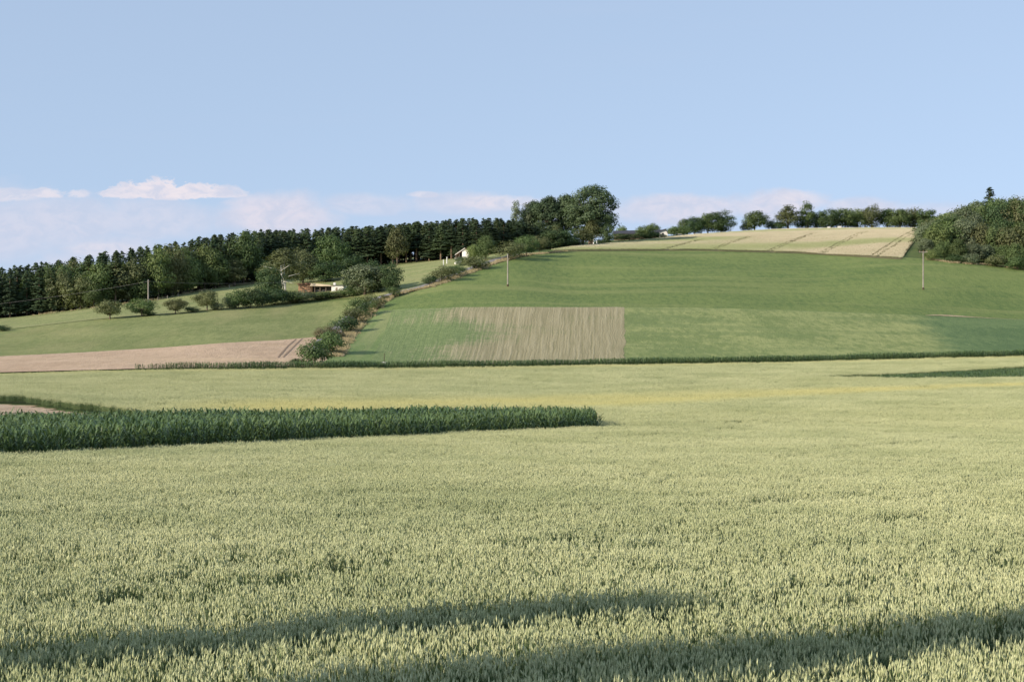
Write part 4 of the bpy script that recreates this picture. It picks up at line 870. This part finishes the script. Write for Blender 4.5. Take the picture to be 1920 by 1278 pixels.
# ------------------------------------------------------------------ buildings
M['plaster'] = plain('white_plaster', (.80, .77, .71), .85, .05, 1.0); M['tile'] = plain('red_brown_tiles', (.26, .13, .09), .8, .2, 3)
M['timber'] = plain('orange_timber', (.38, .22, .13), .7, .25, 1.5); M['fascia'] = plain('tan_roof_edge', (.64, .53, .38), .7, .1, 1)
M['shade'] = plain('painted_shade', (.05, .045, .04), .8); M['slate'] = plain('dark_slate', (.055, .055, .065), .6, .2, 1.5); M['glass'] = plain('window_glass', (.03, .035, .045), .1, .05)  # the near-black tone paints the shade inside the porch and house opening
M['plank'] = plain('grey_planks', (.28, .22, .17), .8, .2, 2); M['stone'] = plain('pale_stone', (.66, .63, .58), .85, .12, 2)
# small white hut with an open porch on its left
d = 486; o = empty('small_hut', (WX(870, d), d, float(G(WX(870, d), d)) - .05), R(-14)); tag(o, 'small white hut with open porch and steep brown roof by the road', 'hut')
MB().prism([(-.55, -.4), (1.45, -.4), (1.45, 1.9), (.35, 2.65), (-.55, 2.05)], -.02, 3.0).build('wall', M['plaster'], o)
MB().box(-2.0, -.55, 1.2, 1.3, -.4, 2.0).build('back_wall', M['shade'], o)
rf = MB(); rf.prism([(.35, 2.68), (.35, 2.88), (-2.55, .98), (-2.55, .80)], -.3, 3.2); rf.prism([(.352, 2.68), (.352, 2.88), (1.75, 1.88), (1.75, 1.70)], -.3, 3.2); rf.build('roof', M['tile'], o)
fb = MB(); fb.prism([(.35, 2.70), (.35, 2.93), (-2.6, 1.02), (-2.6, .82)], -.36, -.303); fb.build('barge_board', M['stone'], o)
for px_ in (-2.3, -1.4): MB().tube([(px_, .05, -.4), (px_, .05, .95 + (px_ + 2.55) * .65 - .1)], [.07, .07], 6).build('porch_post', M['plank'], o)
MB().box(-2.4, 1.9, -1.4, -.1, -.6, .02).build('terrace', M['stone'], o)
bn = empty('bench', (o.location.x - 2.0, o.location.y - 1.3 + .3, o.location.z + .02)); tag(bn, 'small grey bench in the porch of the white hut', 'bench')
MB().box(-.5, .5, -.18, .18, .40, .45).build('seat', M['plank'], bn)
for sx in (-.4, .4): MB().box(sx - .05, sx + .05, -.15, .15, 0, .40).build('leg', M['plank'], bn)
for i, (X, Y, s_) in enumerate([(856, 495, .7), (860, 496, .5), (863, 494, .6)]):
    rg = np.random.default_rng(600 + i); d = dist_at(X, Y); t = MB(); u = np.linspace(0, np.pi, 7); v = np.linspace(0, 2*np.pi, 11)[:-1]; V = []
    for a in u:
        for b in v: r_ = s_ * rg.uniform(.8, 1.1); V.append((r_*math.sin(a)*math.cos(b), r_*.8*math.sin(a)*math.sin(b), .2 + r_*.65*math.cos(a)))
    t.add(V, [(i_*10+k_, i_*10+(k_+1) % 10, (i_+1)*10+(k_+1) % 10, (i_+1)*10+k_) for i_ in range(6) for k_ in range(10)]); q = t.build('boulder', M['white'])
    q.location = (WX(X, d), d, float(G(WX(X, d), d))); tag(q, ['leftmost and largest', 'middle small', 'right medium'][i] + ' white stone below the hut porch', 'stone')
# timber house with white end among the bushes
d = 436; bz = (HZ - 553) / F * d; o = empty('timber_house', (WX(600, d), d, bz), R(-4)); tag(o, 'low timber house with tan roof edge and white end behind the hedge', 'house')
s_ = d / F; xx = lambda X: (X - 600) * s_; zz_ = lambda Y: (553 - Y) * s_
MB().box(xx(559), xx(585), 0, 5, -1.0, zz_(533.5)).build('timber_wall', M['timber'], o)
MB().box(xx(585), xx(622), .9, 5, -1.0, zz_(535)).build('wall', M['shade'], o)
for X in (590, 600, 611): MB().box(xx(X) - .06, xx(X) + .06, .0, .12, -1.0, zz_(537)).build('porch_post', M['plank'], o)
for X in (594, 606):
    w0 = MB().box(xx(X) - .45, xx(X) + .45, .86, .897, .3, 1.3).build('window', M['fascia'], o); MB().box(xx(X) - .38, xx(X) + .38, .84, .857, .37, 1.23).build('pane', M['glass'], w0)
rf = MB(); rf.prism([(xx(581), zz_(536.5)), (xx(584), zz_(530.5)), (xx(626), zz_(534.8)), (xx(626), zz_(536.4)), (xx(600), zz_(536.6))], -.5, 5.4); rf.build('roof', M['fascia'], o)
rf = MB(); rf.prism([(xx(556), zz_(533.4)), (xx(558), zz_(531.6)), (xx(581), zz_(530.2)), (xx(581), zz_(532.6))], -.3, 5.3); rf.build('side_roof', M['tile'], o)
MB().box(xx(622), xx(645), -.3, 4.6, -1.0, zz_(535.5)).build('end_wall', M['plaster'], o)
dw = MB().box(xx(630), xx(633.5), -.33, -.303, -.2, zz_(539)).build('door', M['plank'], o); MB().box(xx(632.6), xx(633), -.37, -.333, .8, .9).build('handle', M['metal'], dw)
MB().box(xx(620.5), xx(646), -.5, 4.8, zz_(535.5), zz_(534.4)).build('end_roof', M['slate'], o)
MB().box(xx(624), xx(628), 1, 1.7, zz_(534.4), zz_(529.5)).build('chimney', M['plaster'], o)
# long barn on the skyline
d = 575; bz = (HZ - 452) / F * d; o = empty('long_barn', (WX(1200, d), d, bz), 0); tag(o, 'long low barn with dark slate roof on the skyline behind bushes', 'barn'); s_ = d / F
xx = lambda X: (X - 1200) * s_; zz_ = lambda Y: (452 - Y) * s_
MB().box(xx(1153), xx(1247), 0, 6, -1.2, zz_(438)).build('wall', M['plank'], o)
rf = MB().add([(xx(1151), -.5, zz_(438.2)), (xx(1249), -.5, zz_(437.2)), (xx(1249), 3, zz_(429.5)), (xx(1151), 3, zz_(431.8)), (xx(1151), 6.5, zz_(438)), (xx(1249), 6.5, zz_(438)),
     (xx(1151), -.5, zz_(439)), (xx(1249), -.5, zz_(438.4)), (xx(1249), 6.5, zz_(439)), (xx(1151), 6.5, zz_(439))],
     [(0, 1, 2, 3), (3, 2, 5, 4), (6, 7, 1, 0), (4, 5, 8, 9), (1, 7, 8, 5, 2), (0, 3, 4, 9, 6), (6, 9, 8, 7)]); rf.build('roof', M['slate'], o)
MB().prism([(xx(1232), -1.2), (xx(1251), -1.2), (xx(1251), zz_(438)), (xx(1247), zz_(431)), (xx(1236), zz_(436))], -1.6, -.52).build('white_gable', M['plaster'], o)
rf = MB().prism([(xx(1230), zz_(434.8)), (xx(1247), zz_(429.2)), (xx(1252.5), zz_(438.6)), (xx(1252), zz_(439.6)), (xx(1247), zz_(431)), (xx(1231), zz_(436.4))], -2.0, -1.62); rf.build('gable_roof', M['slate'], o)
w0 = MB().box(xx(1240), xx(1244), -1.65, -1.622, zz_(441), zz_(437)).build('window', M['plank'], o); MB().box(xx(1240.5), xx(1243.5), -1.67, -1.653, zz_(440.5), zz_(437.5)).build('pane', M['glass'], w0)
# white boxes at the far edge of the golden field, a pale tarpaulin heap by the hedge
for X, wp, hp, lab in [(1554, 4.5, 5, 'smaller white box left on the skyline at the edge of the golden field'), (1574, 6, 6, 'larger white box right on the skyline at the edge of the golden field')]:
    d = 614; x = WX(X, d); o = empty('white_box', (x, d, float(G(x, d)))); tag(o, lab, 'box'); a = wp * d / F / 2; h = hp * d / F
    MB().box(-a, a, -.5, .5, -.1, h).build('body', M['white'], o); MB().box(-a - .06, a + .06, -.56, .56, h, h + .08).build('lid', M['white'], o)
d = 588; x = WX(1275, d); o = empty('garden_table', (x, d, float(G(x, d)) + .0)); tag(o, 'pale small table in front of the clipped hedge near the barn', 'table')
MB().box(-.7, .7, -.4, .4, .72, .78).build('tabletop', M['stone'], o)
for sx in (-.6, .6):
    for sy in (-.32, .32): MB().box(sx - .04, sx + .04, sy - .04, sy + .04, -.3, .72).build('leg', M['metal'], o)

# ------------------------------------------------------------------ trees beyond the left edge whose shadows lie over the wheat
kx, ky = -sdir.x, -sdir.y; sh = 1 / math.tan(R(SUN_EL)); hn = math.hypot(kx, ky); kx /= hn; ky /= hn
proto('road1', 'roadside_tree', 2.2, 11, 'leafmid', seed=501, cb=.12, leaf=.16, ncl=80, per=240, cr=.22, shape='cone', r0=.14)
proto('road2', 'roadside_tree', 3.2, 13, 'leafmid', seed=502, cb=.60, leaf=.16, ncl=90, per=230, cr=.2, shape='egg', r0=.12)
def shadow_tree(key, w_, h, X, Y, label):
    """stand a tree so that the tip of its shadow falls on the crop at photo point (X, Y)"""
    tx, ty = WP(X, Y); ztip = float(G(tx, ty)) + CROP; x, y, = tx, ty
    for _ in range(20):
        zb = float(G(x, y)); L = (zb + h - ztip) * sh; x = tx - kx * L; y = ty - ky * L
    print('shadow tree', key, round(x, 1), round(y, 1), 'X', round(x / max(y, .1) * F + 960)); plant(key, x, y, w_, h, label)
shadow_tree('road1', 2.3, 12, 1290, 1134, 'slim roadside tree standing left of the view, casting the thin shadow')
shadow_tree('road2', 2.2, 13, 2150, 1162, 'fuller roadside tree left of the view, casting the broad shadow')
